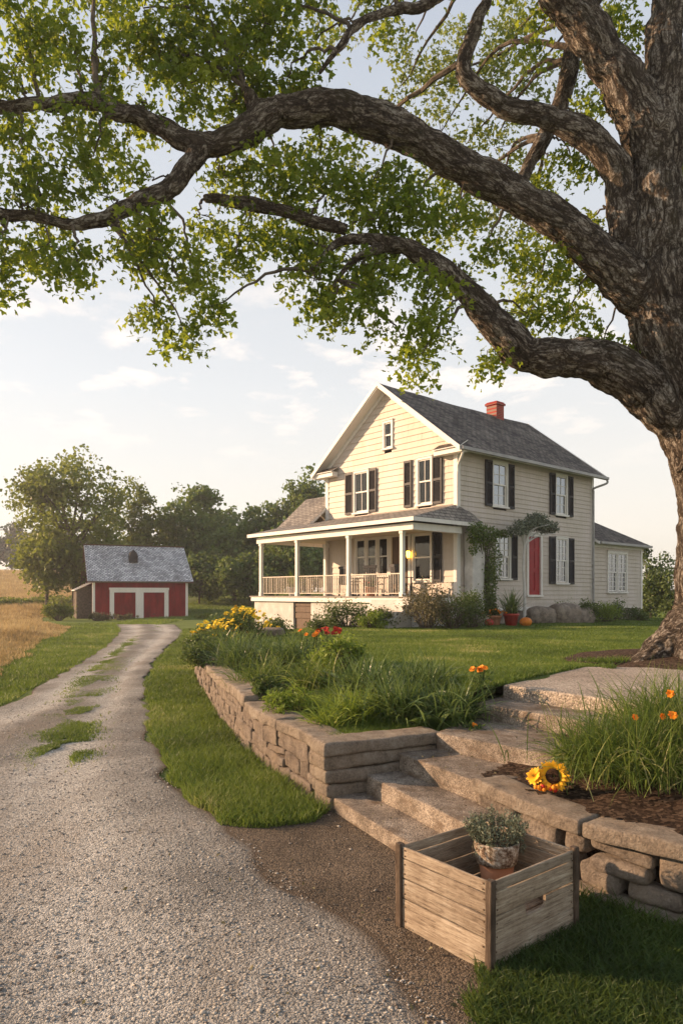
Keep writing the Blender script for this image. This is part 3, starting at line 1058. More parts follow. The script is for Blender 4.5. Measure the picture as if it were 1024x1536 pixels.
rr = random.Random(5)
face = MB()
seed = 100
course_z = [(-.04, .125), (.125, .27), (.27, .43)]
s_end = WALL_L[-1] - .2
for ci, (z0, z1) in enumerate(course_z):
    s = rr.uniform(.0, .15) if ci % 2 else .0
    while s < s_end:
        far = s > 4
        l = rr.uniform(.16, .50)
        e = min(s + l, s_end)
        seed += 1
        jz = rr.uniform(-.012, .012)
        g = .006
        lift = .035 * ss((s - 2.1) / .6) if ci == 2 else 0
        if rr.random() < .5 and l > .18:  # split into two thin stones
            zm = (z0 + z1) / 2 + rr.uniform(-.015, .015)
            for a, b in ((z0, zm), (zm, z1)):
                o = rr.uniform(-.02, .012)
                block(face, (e - s - g, .17, b - a - g), wmap(wall_at, s, e, o, o + .17, a, b, rr.uniform(-.04, .04)), r=.013, n=(7, 3, 4), amp=.015, nscale=12, seed=seed)
                seed += 1
        else:
            o = rr.uniform(-.022, .012)
            block(face, (e - s - g, .18, z1 - z0 - g + lift + abs(jz)), wmap(wall_at, s, e, o, o + .18, z0, z1 + lift + jz, rr.uniform(-.05, .05)), r=.018, n=(8, 4, 6), amp=.022, nscale=10, seed=seed)
        s = e
obj('stone_face', face, M['stone_warm'], lw, smooth=True, world=True)

# cap stones of the curve: near ones lower, far ones higher
s = .02
k = 0
while s < s_end:
    l = rr.uniform(.95, 1.25) if s < 2 else rr.uniform(.38, .62)
    if s < 2.3 < s + l + .3:
        l = 2.3 - s
    e = min(s + l, s_end)
    zt = .535 if s < 2.25 else .60 - .012 * (s - 2.3)
    zb = .43 if s < 2.25 else .475 - .012 * (s - 2.3)
    zb = max(zb, .40)
    zt = max(zt, .50)
    mb = MB()
    seed += 1
    block(mb, (e - s - .008, .33, zt - zb), wmap(wall_at, s, e, -.045, .285, zb, zt, rr.uniform(-.012, .012)), r=.026, n=(max(6, int(l / .035)), 9, 5), amp=.016, nscale=10, seed=seed)
    obj('cap_stone', mb, M['stone'], lw, smooth=True, world=True)
    s = e
    k += 1

# square end face towards the steps: long slabs
EA = np.array([-.105, 5.475])
EB = np.array([.84, 5.93])
ed = (EB - EA) / np.linalg.norm(EB - EA)
en = np.array([-ed[1], ed[0]])


def endmap(u0, u1, o0, o1, z0, z1, tilt=0):
    def f(V):
        p = EA + ed * ((u0 + u1) / 2 + V[:, 0:1]) + en * ((o0 + o1) / 2 + V[:, 1:2])
        return np.column_stack([p, (z0 + z1) / 2 + V[:, 2] + tilt * V[:, 0]])
    return f


for i, (z0, z1, u0, u1, o) in enumerate([(-.03, .105, .0, .40, -.03), (.108, .205, -.02, .62, -.02), (.208, .315, -.035, .80, -.035), (.318, .43, -.05, 1.0, -.03), (.433, .54, -.06, 1.03, -.055)]):
    mb = MB()
    block(mb, (u1 - u0, .30, z1 - z0), endmap(u0, u1, o, o + .30, z0, z1), r=.026, n=(22, 6, 4), amp=.013, nscale=7, seed=60 + i)
    obj('cap_stone' if i == 4 else 'slab', mb, M['stone'], lw, smooth=True, world=True)
for i, (z0, z1, u0, u1) in enumerate([(.10, .20, .62, .98), (.2, .31, .80, 1.0)]):
    mb = MB()
    block(mb, (u1 - u0, .28, z1 - z0), endmap(u0, u1, 0, .28, z0, z1), r=.02, n=(8, 6, 4), amp=.012, nscale=7, seed=70 + i)
    obj('slab', mb, M['stone'], lw, smooth=True, world=True)

# ------------------------------------------------------------------ right retaining wall
rwt = thing('retaining_wall', (1.37, 4.0, 0), label='low fieldstone wall with long smooth caps behind the wooden crate', cat='wall')
core = MB()
ss_ = np.linspace(.0, RW_L[-1], 50)
ring = []
for s in ss_:
    a0 = rw_at(s, .12)
    a1 = rw_at(s, .26)
    ring += [(a0[0], a0[1], -.1), (a0[0], a0[1], .33), (a1[0], a1[1], .33), (a1[0], a1[1], -.1)]
core.poly(np.array(ring), [(4 * i + k, 4 * i + 4 + k, 4 * i + 4 + (k + 1) % 4, 4 * i + (k + 1) % 4) for i in range(len(ss_) - 1) for k in range(4)])
obj('rubble_core', core, M['mulch'], rwt, world=True)
seed = 400
caps = [(.0, .97), (.98, 1.98), (1.99, 2.9), (2.91, RW_L[-1] - .02)]
for i, (a, b) in enumerate(caps):
    mb = MB()
    block(mb, (b - a, .27, .088), wmap(rw_at, a, b, -.035, .235, .325, .413, (-.012, .01, 0, 0)[i]), r=.018, n=(34, 9, 4), amp=.010, nscale=7, seed=seed + i)
    obj('cap_stone', mb, M['stone'], rwt, smooth=True, world=True)
# irregular fieldstones: (s0, s1, z0, z1)
FS = [(.02, .42, .16, .325), (.05, .30, .0, .15), (.32, .62, .0, .17), (.44, .80, .18, .325), (.64, .93, .02, .19), (.82, .985, .20, .325), (.95, 1.20, .03, .17),
      (1.0, 1.38, .235, .33), (1.01, 1.36, .145, .235), (1.22, 1.52, .035, .14), (1.40, 1.70, .14, .33), (1.53, 1.80, .03, .135), (1.72, 2.05, .19, .325), (1.82, 2.12, .03, .185), (2.07, 2.4, .16, .32),
      (2.14, 2.5, .0, .155), (2.42, 2.8, .16, .32), (2.52, 2.9, .0, .155), (2.82, 3.2, .16, .32), (2.92, 3.3, 0, .155), (3.2, 3.6, .1, .32)]
for i, (a, b, z0, z1) in enumerate(FS):
    if b > RW_L[-1]:
        continue
    mb = MB()
    g = .010
    o = rr.uniform(-.03, .02)
    block(mb, (b - a - g, .20, z1 - z0 - g), wmap(rw_at, a, b, o, o + .20, z0, z1, rr.uniform(-.10, .08)), r=min(.035, (z1 - z0) * .30), n=(12, 7, 8), amp=.024, nscale=5, seed=seed + 10 + i)
    obj('stone', mb, M['fieldstone'], rwt, smooth=True, world=True)
mb = MB()
block(mb, (2.7, .14, .10), wmap(rw_at, .5, 3.2, -.06, .08, -.055, .045), r=.02, n=(60, 5, 3), amp=.012, nscale=6, seed=490)
obj('plinth', mb, M['stone'], rwt, smooth=True, world=True)
# ------------------------------------------------------------------ the old tree
def limb(*pts):
    return [(at(px, py, d), r * d / F_PX) for px, py, d, r in pts]


TD = 9.45
LIMBS = {
    'trunk': limb((1078, 1030, TD, 98), (1076, 990, TD, 84), (1076, 940, TD, 68), (1076, 880, TD, 57), (1076, 790, TD, 54), (1069, 690, TD, 56), (1048, 600, TD, 60), (1016, 520, TD, 60), (988, 440, TD, 50), (982, 350, TD, 38), (984, 250, TD, 36), (990, 160, TD, 32), (996, 60, 9.5, 26), (1004, -40, 9.6, 22), (1012, -160, 9.7, 17), (1005, -320, 9.8, 10), (985, -430, 9.8, 4)),
    'l1': limb((985, 455, TD, 40), (945, 425, 9.4, 34), (900, 385, 9.35, 27), (850, 345, 9.3, 25), (800, 308, 9.25, 25), (745, 275, 9.2, 25), (690, 245, 9.15, 25), (640, 218, 9.1, 24), (592, 190, 9.0, 25), (540, 172, 8.95, 25), (490, 160, 8.9, 23), (440, 163, 8.85, 23), (398, 176, 8.8, 23), (370, 196, 8.75, 21), (340, 212, 8.7, 18), (298, 216, 8.65, 18), (262, 200, 8.6, 14), (225, 183, 8.55, 13), (185, 168, 8.5, 12), (150, 155, 8.45, 12), (110, 152, 8.4, 11), (60, 158, 8.35, 10), (0, 160, 8.3, 10), (-80, 150, 8.2, 8), (-180, 160, 8.0, 5)),
    'l1b': limb((305, 215, 8.65, 17), (286, 248, 8.6, 14), (262, 277, 8.5, 13), (228, 297, 8.45, 12), (185, 315, 8.4, 11), (140, 331, 8.3, 10), (95, 335, 8.2, 9), (45, 326, 8.1, 8), (0, 318, 8.0, 8), (-60, 300, 7.9, 6), (-140, 300, 7.8, 4)),
    'stub': limb((392, 182, 8.8, 17), (380, 160, 8.75, 14), (372, 140, 8.7, 9), (367, 132, 8.7, 5)),
    'l2': limb((1055, 715, TD, 36), (1020, 645, TD, 34), (980, 598, 9.4, 34), (940, 567, 9.3, 32), (890, 542, 9.2, 31), (840, 533, 9.1, 26), (790, 528, 9.0, 25), (755, 503, 8.95, 23), (725, 465, 8.9, 19), (695, 430, 8.85, 17), (660, 398, 8.8, 16), (625, 378, 8.75, 14), (590, 366, 8.7, 11), (555, 357, 8.65, 9), (520, 358, 8.6, 7), (490, 380, 8.55, 5), (465, 405, 8.5, 3)),
    'l2b': limb((600, 368, 8.7, 9), (560, 375, 8.6, 7), (525, 395, 8.5, 5), (500, 425, 8.5, 3)),
    'l3': limb((950, 405, TD, 26), (938, 350, TD, 22), (930, 287, TD, 21), (909, 232, 9.4, 20), (868, 196, 9.35, 18), (817, 175, 9.3, 16), (756, 160, 9.3, 15), (718, 138, 9.25, 13), (696, 108, 9.2, 11), (703, 67, 9.2, 9), (718, 28, 9.2, 8), (730, -5, 9.2, 7), (735, -70, 9.2, 6), (700, -140, 9.1, 3)),
    'l4': limb((985, 270, TD, 34), (965, 190, TD, 33), (938, 130, 9.4, 31), (908, 88, 9.4, 29), (880, 48, 9.35, 28), (850, 5, 9.3, 26), (820, -45, 9.2, 22), (780, -120, 9.1, 17), (720, -210, 9.0, 11), (640, -300, 8.9, 5)),
    'l5': limb((925, -60, 10.2, 11), (880, 20, 10.2, 11), (857, 85, 10.1, 12), (840, 150, 10.0, 12), (815, 205, 9.9, 11), (795, 245, 9.7, 10), (778, 285, 9.4, 9)),
    'l6': limb((800, -190, 9.0, 9), (720, -60, 8.9, 9), (648, -3, 8.8, 8), (595, 12, 8.7, 7), (555, 28, 8.6, 7), (522, 52, 8.5, 6), (500, 82, 8.5, 4), (478, 110, 8.5, 3)),
    'l7': limb((520, 345, 8.9, 9), (450, 325, 8.9, 9), (385, 307, 8.9, 9), (340, 300, 8.9, 8), (305, 299, 8.9, 6)),
    'l8': limb((1030, 330, 9.5, 22), (1060, 230, 9.6, 20), (1120, 120, 9.7, 16), (1180, -40, 9.8, 10)),
    'l9': limb((1050, 560, 9.6, 34), (1130, 480, 10, 26), (1230, 420, 10.6, 20), (1330, 330, 11.2, 14), (1430, 280, 11.8, 7)),
    'r1': limb((1060, 950, TD, 60), (1015, 970, 9.3, 38), (985, 985, 9.2, 26), (962, 997, 9.1, 16), (940, 1010, 9.0, 8)),
    'r2': limb((1065, 950, TD, 60), (1050, 985, 8.9, 36), (1045, 1010, 8.6, 24), (1040, 1030, 8.4, 12)),
    'r3': limb((1085, 950, TD, 60), (1125, 985, 9.3, 40), (1170, 1010, 9.2, 20)),
}


def densify(L, per=5):
    P = np.array([np.append(p, r) for p, r in L])
    Q = catmull(P, per)
    Q[:, 3] = np.maximum(Q[:, 3], .008)
    return Q


SK = {k: densify(v) for k, v in LIMBS.items()}


def wob(name, Q, amp):
    n = len(Q)
    w = vnoise(np.column_stack([np.arange(n) * .33, np.full(n, hash_(name)), np.zeros(n)]), 5, 2)
    Q = Q.copy()
    fade = np.minimum(1, np.arange(n) / 6)[:, None]
    Q[:, :3] += w * amp * np.minimum(Q[:, 3:4] * 2.2, .12) / .12 * fade
    Q[:, 3] *= 1 + .14 * fbm(np.column_stack([np.arange(n) * .45, np.full(n, 3.1 + hash_(name)), np.zeros(n)]), 9, 2)
    return Q


def hash_(s):
    return sum(ord(c) * (i + 1) for i, c in enumerate(s)) % 97 * .37


for k in SK:
    if k[0] != 'r':
        SK[k] = wob(k, SK[k], .05 if k != 'trunk' else .03)

mb = MB()
for k, Q in SK.items():
    mb.tube(Q[:, :3], Q[:, 3], 12)
    if Q[-1, 3] > .02:
        pass
tmp = bpy.data.objects.new('tmp', mb.mesh('tmp'))
COL.objects.link(tmp)
md = tmp.modifiers.new('r', 'REMESH')
md.mode = 'VOXEL'
md.voxel_size = .021
md.adaptivity = 0
dg = bpy.context.evaluated_depsgraph_get()
ev = tmp.evaluated_get(dg)
me = bpy.data.meshes.new_from_object(ev)
bpy.data.objects.remove(tmp)
nv = len(me.vertices)
co = np.zeros(nv * 3, np.float32)
me.vertices.foreach_get('co', co)
co = co.reshape(-1, 3).astype(float)
nrm = np.zeros(nv * 3, np.float32)
me.vertex_normals.foreach_get('vector', nrm)
nrm = nrm.reshape(-1, 3).astype(float)
# nearest skeleton segment gives bark coordinates (across, across, along)
SA, SB, SR, S0 = [], [], [], []
off = 0
for k, Q in SK.items():
    sl = np.linalg.norm(np.diff(Q[:, :3], axis=0), axis=1)
    cum = np.concatenate([[0], np.cumsum(sl)])
    if len(SA):
        allp = np.concatenate(SA); alls = np.concatenate(S0)
        off = float(alls[np.argmin(np.linalg.norm(allp - Q[0, :3], axis=1))])
    SA.append(Q[:-1, :3]); SB.append(Q[1:, :3]); SR.append((Q[:-1, 3] + Q[1:, 3]) / 2); S0.append(cum[:-1] + off)
SA, SB, SR, S0 = map(np.concatenate, (SA, SB, SR, S0))
best = np.full(nv, 1e9)
bi = np.zeros(nv, int)
bt = np.zeros(nv)
for i in range(len(SA)):
    ab = SB[i] - SA[i]
    t = np.clip((co - SA[i]) @ ab / (ab @ ab), 0, 1)
    dd = np.linalg.norm(co - SA[i] - t[:, None] * ab, axis=1) / SR[i]
    m = dd < best
    best[m] = dd[m]; bi[m] = i; bt[m] = t[m]
ax = (SB - SA)[bi]
al = np.linalg.norm(ax, axis=1)[:, None]
offv = co - (SA[bi] + bt[:, None] * (SB - SA)[bi])
T_ = ax / al
ref = np.array([.08, .99, .05])
u = ref - (T_ @ ref)[:, None] * T_
u /= np.linalg.norm(u, axis=1)[:, None]
v = np.cross(T_, u)
bk = np.column_stack([(offv * u).sum(1), (offv * v).sum(1), S0[bi] + bt * al[:, 0]])
ne = len(me.edges)
ev_ = np.zeros(ne * 2, np.int32)
me.edges.foreach_get('vertices', ev_)
ev_ = ev_.reshape(-1, 2)
deg = np.bincount(ev_.ravel(), minlength=nv)[:, None]
for _ in range(14):
    acc = np.column_stack([np.bincount(ev_[:, 0], bk[ev_[:, 1], c], nv) + np.bincount(ev_[:, 1], bk[ev_[:, 0], c], nv) for c in range(3)])
    bk = .4 * bk + .6 * acc / np.maximum(deg, 1)
big = np.clip(SR[bi] / .25, .25, 1)
sc = np.array([1, 1, .25])
ridge = 1 - np.abs(fbm(bk * sc * 16, 31, 2)) * 2.2
lump = fbm(bk * np.array([1, 1, .7]) * 3.2, 41, 2)
co = co + nrm * ((ridge * .017 + lump * .055 + fbm(bk * np.array([1, 1, .6]) * 9, 51, 2) * .03 + fbm(bk * np.array([1, 1, .5]) * 32, 61, 2) * .013) * big)[:, None]
me.vertices.foreach_set('co', co.astype(np.float32).ravel())
a_ = me.attributes.new('bk', 'FLOAT_VECTOR', 'POINT')
a_.data.foreach_set('vector', bk.astype(np.float32).ravel())
me.materials.clear()
me.update()
oak = thing('old_tree', (5.07, 9.45, .8), label='huge spreading shade tree with gnarled grey bark and limbs arching over the house', cat='tree')
obj('trunk', me, M['bark'], oak, smooth=True, world=True)

# foliage blobs: centre px, radii px, depth, density
BL = [(40, 30, 70, 50, 8.4, 1.0), (20, 110, 50, 50, 8.4, .9), (115, 125, 55, 32, 8.1, 1.1), (110, 60, 26, 30, 8.5, .3), (165, 60, 45, 30, 8.7, .5), (215, 12, 60, 25, 8.4, 1.2), (165, 110, 30, 22, 8.7, .45), (240, 75, 45, 42, 8.6, .9),
      (310, 50, 75, 60, 8.8, 1.1), (395, 40, 70, 60, 8.9, 1.0), (340, 110, 75, 45, 8.8, 1.1), (270, 130, 50, 40, 8.7, .9), (430, 115, 55, 45, 9.0, .8), (475, 60, 35, 60, 9.0, .45), (180, 150, 35, 25, 8.6, .5),
      (220, 150, 30, 30, 8.6, .7), (330, 170, 60, 30, 8.9, .8), (35, 220, 45, 40, 8.1, .5), (20, 190, 28, 22, 8.2, .9), (60, 265, 60, 35, 8.1, .6), (25, 290, 45, 28, 8.0, .6), (95, 185, 32, 25, 8.2, .9), (150, 190, 30, 45, 8.3, .75), (140, 235, 25, 22, 8.3, .4),
      (5, 350, 30, 50, 7.9, 1.1), (0, 420, 18, 35, 7.9, .9), (70, 368, 62, 30, 8.0, .9), (112, 405, 22, 28, 8.0, .8), (45, 300, 70, 18, 8.1, .8), (160, 290, 60, 32, 8.3, .75), (185, 350, 50, 26, 8.2, .9), (225, 265, 40, 40, 8.5, .4),
      (245, 345, 55, 32, 8.4, .9), (215, 382, 20, 20, 8.3, .7), (290, 385, 30, 30, 8.4, .7), (275, 425, 52, 32, 8.4, .8), (232, 455, 28, 18, 8.4, .6), (275, 490, 28, 24, 8.4, .7), (318, 460, 26, 24, 8.4, .65),
      (330, 260, 60, 42, 8.8, .7), (300, 320, 50, 26, 8.7, .7), (370, 345, 42, 32, 8.7, .75), (355, 378, 20, 22, 8.7, .5), (420, 250, 65, 45, 9.0, .9), (400, 320, 50, 30, 8.9, .8), (480, 225, 60, 40, 9.2, .8), (490, 290, 70, 45, 8.9, 1.1),
      (450, 370, 45, 38, 8.7, 1.0), (560, 270, 60, 50, 9.0, 1.1), (560, 330, 75, 35, 8.7, 1.2), (540, 395, 75, 38, 8.5, 1.1), (480, 420, 45, 32, 8.5, .9), (500, 465, 38, 28, 8.5, .8), (560, 460, 50, 35, 8.5, .9), (600, 500, 42, 30, 8.5, .8),
      (620, 540, 24, 26, 8.5, .8), (640, 440, 45, 40, 8.6, .9), (620, 320, 60, 45, 9.0, .9), (690, 400, 35, 45, 8.9, .6), (660, 480, 30, 25, 8.6, .5), (680, 340, 50, 40, 9.2, .7), (730, 370, 32, 30, 9.2, .5), (655, 265, 45, 30, 9.6, .6),
      (805, 415, 55, 50, 9.6, .9), (790, 470, 50, 32, 9.5, .9), (850, 470, 48, 35, 9.6, .7), (860, 400, 40, 35, 9.7, .7), (740, 520, 12, 9, 9.0, .8), (905, 510, 32, 20, 9.6, .5), (940, 522, 20, 12, 9.6, .4), (830, 350, 40, 30, 9.8, .6), (880, 330, 30, 25, 9.9, .5),
      (800, 60, 28, 60, 9.9, .5), (910, 30, 24, 40, 9.9, .7), (935, 60, 22, 40, 9.9, .6), (945, 140, 18, 30, 9.8, .4), (1035, 120, 25, 60, 9.8, .9), (1040, 230, 25, 50, 9.8, .7), (880, 175, 22, 25, 9.8, .5), (860, 240, 32, 35, 10, .6), (820, 235, 35, 25, 10, .5),
      (500, -60, 220, 70, 9, .8), (150, -70, 220, 60, 8.5, .9), (820, -90, 200, 60, 9.4, .8), (-90, 120, 90, 190, 8.2, .8), (-90, 340, 80, 70, 8.0, .8), (1180, -30, 120, 90, 9.8, .7), (1300, 300, 110, 80, 11, .7)]
BLL = [(610, 75, 35, 60, 11.5, .35), (650, 130, 45, 70, 12, .7), (690, 60, 40, 50, 12, .8), (660, 200, 45, 35, 12, .55), (600, 130, 22, 60, 11.5, .25), (760, 60, 50, 55, 12, .9), (740, 110, 55, 40, 12, .8), (780, 130, 45, 45, 11.5, .8), (740, 220, 50, 40, 12, .8), (700, 215, 40, 30, 12, .6),
       (800, 290, 45, 45, 11.5, .8), (740, 300, 60, 40, 11.5, .8), (690, 300, 50, 40, 11.5, .7), (780, 350, 45, 30, 11.5, .6), (560, 220, 50, 35, 11, .5), (520, 40, 35, 30, 11, .3), (860, 130, 30, 45, 11.5, .6), (570, 30, 22, 22, 10.5, .2)]


SKD = np.concatenate([Q for k, Q in SK.items() if k[0] != 'r'])


def behind_limbs(C):
    """moves most sprays standing before a limb to behind it, baring the bark"""
    C = C.copy()
    for i in range(len(C)):
        v = SKD[:, :3] - C[i]
        m = (np.hypot(v[:, 0], v[:, 2]) < SKD[:, 3] + .16) & (v[:, 1] > -.12)
        if m.any() and R.random() < .72:
            C[i, 1] = SKD[m, 1].max() + .25 + .35 * R.random()
    return C


def foliage(name, blobs, mat, leaf, per, clump_r, dens):
    crown = MB()
    tw = MB()
    skp = np.concatenate([Q[:, :3] for k, Q in SK.items() if k[0] != 'r'])
    for (px, py, rx, ry, d, q) in blobs:
        c = at(px, py, d)
        r = np.array([rx * d / F_PX, .75 * (rx + ry) / 2 * d / F_PX + .15, ry * d / F_PX])
        area = rx * ry * (d / F_PX) ** 2 * math.pi
        n = max(3, int(area * dens * q))
        u = rand_dirs(n) * (R.random(n) ** .42)[:, None]
        C = c + u * r
        C = behind_limbs(C)
        # limb to the blob centre
        k = np.argmin(np.linalg.norm(skp - c, axis=1) + .6 * np.maximum(0, c[2] - skp[:, 2]))
        p0 = skp[k]
        dist = np.linalg.norm(c - p0)
        if dist > .15:
            mid = (p0 + c) / 2 + np.array([0, 0, .14 * dist]) + R.normal(size=3) * .07 * dist
            pts = catmull([p0, mid, c], 5)
            pts[1:-1] += R.normal(size=(len(pts) - 2, 3)) * .02
            tw.tube(pts, np.linspace(.014 + .013 * dist, .008, len(pts)), 6)
        for cc in C:
            if R.random() < .8:
                a = c + (cc - c) * .12
                m = (a + cc) / 2 + np.array([0, 0, .05]) + R.normal(size=3) * .04
                tw.tube([a, m, cc], [.007, .005, .003], 4, cap=False)
        # clumps: slightly flattened sprays that droop
        cnt = per
        J = np.clip(R.normal(size=(n, cnt, 3)), -1.7, 1.7) * np.array([1, 1, .62]) * clump_r
        J[:, :, 2] -= .35 * (J[:, :, 0] ** 2 + J[:, :, 1] ** 2) / clump_r
        P = (C[:, None, :] + J).reshape(-1, 3)
        tone = np.repeat(R.random(n), cnt) * .6 + R.random(n * cnt) * .4
        leaves(crown, P, leaf, 3, .35, tone, .62)
    obj('crown', crown, mat, oak, world=True)
    obj('branch', tw, M['bark_far'], oak, world=True)


foliage('crown', BL, M['leaf_big'], .060, 76, .135, 16.5)
foliage('crown', BLL, M['leaf_light'], .056, 70, .16, 10)

# ------------------------------------------------------------------ generic background tree
def tree(name, label, loc, h, w, n, leaf, mat, trunk_h=.25, lumps=14, rag=.28, group=None, flat=1.0, cat='tree', trunk_r=None, gaps=.0, dens=1.0, seed=1):
    global R
    keep = R
    R = np.random.default_rng(seed)
    t = thing(name, loc, 0, label, cat, group)
    z0, z1 = h * trunk_h, h
    ch = (z1 - z0) / 2
    cz = z0 + ch
    L = []
    for k in range(lumps):
        v = rand_dirs(1)[0]
        v[2] = v[2] * .9 + .1
        s = .35 + .4 * R.random()
        c = np.array([v[0] * w / 2 * s * 1.25, v[1] * w / 2 * s * 1.25, cz + v[2] * ch * s * 1.25 * flat])
        rr_ = (.22 + .22 * R.random()) * np.array([w / 2, w / 2, ch * .9]) * 1.25
        L.append((c, rr_))
    mb = MB()
    each = int(n / lumps)
    tw = MB()
    tr = trunk_r or h * .022
    top = np.array([R.normal() * w * .02, R.normal() * w * .02, z0 + ch * 1.1])
    tp = catmull([(0, 0, -.2), (R.normal() * .1, R.normal() * .1, h * trunk_h * .7), top * [.6, .6, .8], top], 4)
    tw.tube(tp, np.linspace(tr * 1.3, tr * .35, len(tp)), 8)
    for c, r in L:
        ncl = max(5, each // 26)
        u = rand_dirs(ncl) * (R.random(ncl) ** .35)[:, None]
        C = c + u * r
        C = behind_limbs(C)
        J = np.clip(R.normal(size=(ncl, 26, 3)), -1.6, 1.6) * np.array([1, 1, .7]) * (r.mean() * rag)
        P = (C[:, None] + J).reshape(-1, 3)
        P[:, 2] = np.maximum(P[:, 2], .05)
        tone = np.repeat(R.random(ncl), 26) * .5 + R.random(ncl * 26) * .5
        leaves(mb, P, leaf, 1, .2, tone, .8)
        b = tp[int(len(tp) * (.45 + .4 * R.random()))]
        m = (b + c) / 2 + R.normal(size=3) * w * .02 + np.array([0, 0, -.03 * h])
        tw.tube(catmull([b, m, c], 3), np.linspace(tr * .5, tr * .15, 7), 5)
    obj('trunk', tw, M['bark_far'], t)
    obj('crown', mb, M[mat] if isinstance(mat, str) else mat, t)
    R = keep
    return t
# ------------------------------------------------------------------ farmhouse (local x along the side wall away from us, y along the porch front)
HZ0 = .62
HR = math.atan2(.6595, .7517)
house = thing('farmhouse', (3.79, 23.0, HZ0), HR, 'two storey cream clapboard farmhouse with wraparound front porch and dark shutters', 'house')


def hp(name, mb, mat, parent=house, **kw):
    me = mb.mesh(name)
    co = np.zeros(len(me.vertices) * 3, np.float32)
    me.vertices.foreach_get('co', co)
    co = co.reshape(-1, 3)
    co[:, 2] -= HZ0
    me.vertices.foreach_set('co', co.ravel())
    return obj(name, me, mat, parent, **kw)


def siding(mb, org, u, n, L, z0, z1, expo, opens=(), clip=None, seed=0):
    """overlapping boards on a wall; u along, n outward (2-D); opens = (a,b,z0,z1)"""
    org, u, n = [np.array(q, float) for q in (org, u, n)]
    rg = random.Random(seed)
    V, F = [], []
    z = z0
    while z < z1 - .01:
        zt = min(z + expo, z1)
        iv = [(0.0, L)]
        for (a, b, oz0, oz1) in opens:
            if oz0 < zt - .02 and oz1 > z + .02:
                nv_ = []
                for (p, q) in iv:
                    if b <= p or a >= q:
                        nv_.append((p, q))
                    else:
                        if a > p:
                            nv_.append((p, a))
                        if b < q:
                            nv_.append((b, q))
                iv = nv_
        for (p, q) in iv:
            pb, qb, pt, qt = p, q, p, q
            if clip:
                (cb0, cb1), (ct0, ct1) = clip(z), clip(zt)
                pb, qb, pt, qt = max(p, cb0), min(q, cb1), max(p, ct0), min(q, ct1)
                if qb <= pb:
                    continue
                if qt < pt:
                    pt = qt = (pt + qt) / 2
            w = rg.uniform(-.003, .003)
            o0, o1 = .030 + w * .8, .005
            i = len(V)
            for (s, zz, o) in ((pb, z + w, o0), (qb, z + rg.uniform(-.004, .004), o0), (qt, zt + .004, o1), (pt, zt + .004, o1), (pb, z, -.0), (qb, z, -.0)):
                xy = org + u * s + n * o
                V.append((xy[0], xy[1], zz))
            F += [(i, i + 1, i + 2, i + 3), (i + 4, i + 5, i + 1, i)]
        z = zt
    mb.poly(np.array(V), F)


XW = 6.63  # front width
SB_ = 8.6  # side length
SL = .76  # main roof slope
EZ = 6.43  # eave edge height
RY, RZ = XW / 2, 6.43 + .45 * SL + XW / 2 * SL - .0


def P2(o, u, s, n, d):
    return (o[0] + u[0] * s + n[0] * d, o[1] + u[1] * s + n[1] * d)


# openings: front wall (a,b along y) and side wall (along x)
FRONT_WIN = [(4.23, 4.94, 4.78, 6.26), (1.10, 1.68, 4.78, 6.30), (2.98, 3.34, 6.98, 7.88), (3.12, 4.92, 2.38, 3.72), (1.12, 1.90, 2.15, 3.72)]
FRONT_DOOR = (2.15, 2.98, 1.63, 3.72)
SIDE_WIN = [(1.90, 2.66, 4.76, 6.22), (5.85, 6.58, 4.76, 6.22), (2.04, 2.84, 2.24, 3.72), (5.86, 6.62, 2.12, 3.80)]
SIDE_DOOR = (4.02, 4.80, 1.63, 3.80)
mb = MB()
siding(mb, (0, 0), (0, 1), (-1, 0), XW, 1.2, RZ - .1, .215, FRONT_WIN + [FRONT_DOOR], lambda z: (max(0, (z - (EZ + .45 * SL - .08)) / SL), XW - max(0, (z - (EZ + .45 * SL - .08)) / SL)), 1)
siding(mb, (0, 0), (1, 0), (0, -1), SB_, 1.15, EZ + .27, .165, SIDE_WIN + [SIDE_DOOR], None, 2)
siding(mb, (0, XW), (1, 0), (0, 1), SB_, 1.2, EZ + .27, .19, (), None, 3)
siding(mb, (SB_, 0), (0, 1), (1, 0), XW, 1.2, RZ - .1, .19, (), lambda z: (max(0, (z - (EZ + .45 * SL - .08)) / SL), XW - max(0, (z - (EZ + .45 * SL - .08)) / SL)), 4)
hp('wall', mb, M['siding'])
mb = MB()
mb.box((.02, .02, .45), (SB_ - .02, XW - .02, 1.19))
hp('foundation', mb, M['fieldstone'])
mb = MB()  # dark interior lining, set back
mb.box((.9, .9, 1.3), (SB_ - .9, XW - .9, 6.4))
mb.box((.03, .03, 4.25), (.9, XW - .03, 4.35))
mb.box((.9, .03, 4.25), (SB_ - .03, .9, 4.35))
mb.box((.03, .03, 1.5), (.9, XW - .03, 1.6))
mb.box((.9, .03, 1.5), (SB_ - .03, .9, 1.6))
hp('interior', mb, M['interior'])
mb = MB()  # corner boards, water table, frieze
for (x, y) in ((0, 0), (SB_, 0), (0, XW), (SB_, XW)):
    sx = -1 if x == 0 else 1
    sy = -1 if y == 0 else 1
    mb = MB()
    mb.box((min(x - sx * .12, x + sx * .045), min(y, y + sy * .045), 1.15), (max(x - sx * .12, x + sx * .045), max(y, y + sy * .045), 6.72))
    mb.box((min(x, x + sx * .043), min(y - sy * .12, y), 1.15), (max(x, x + sx * .043), max(y - sy * .12, y), 6.72))
    hp('corner_board', mb, M['trim'])
mb = MB()
mb.box((-.05, -.05, 1.08), (SB_ + .05, .0, 1.2))
hp('water_table', mb, M['trim'])
mb = MB()
mb.box((0.13, -.04, 6.42), (SB_ - .13, 0, 6.69))
hp('frieze', mb, M['trim'])


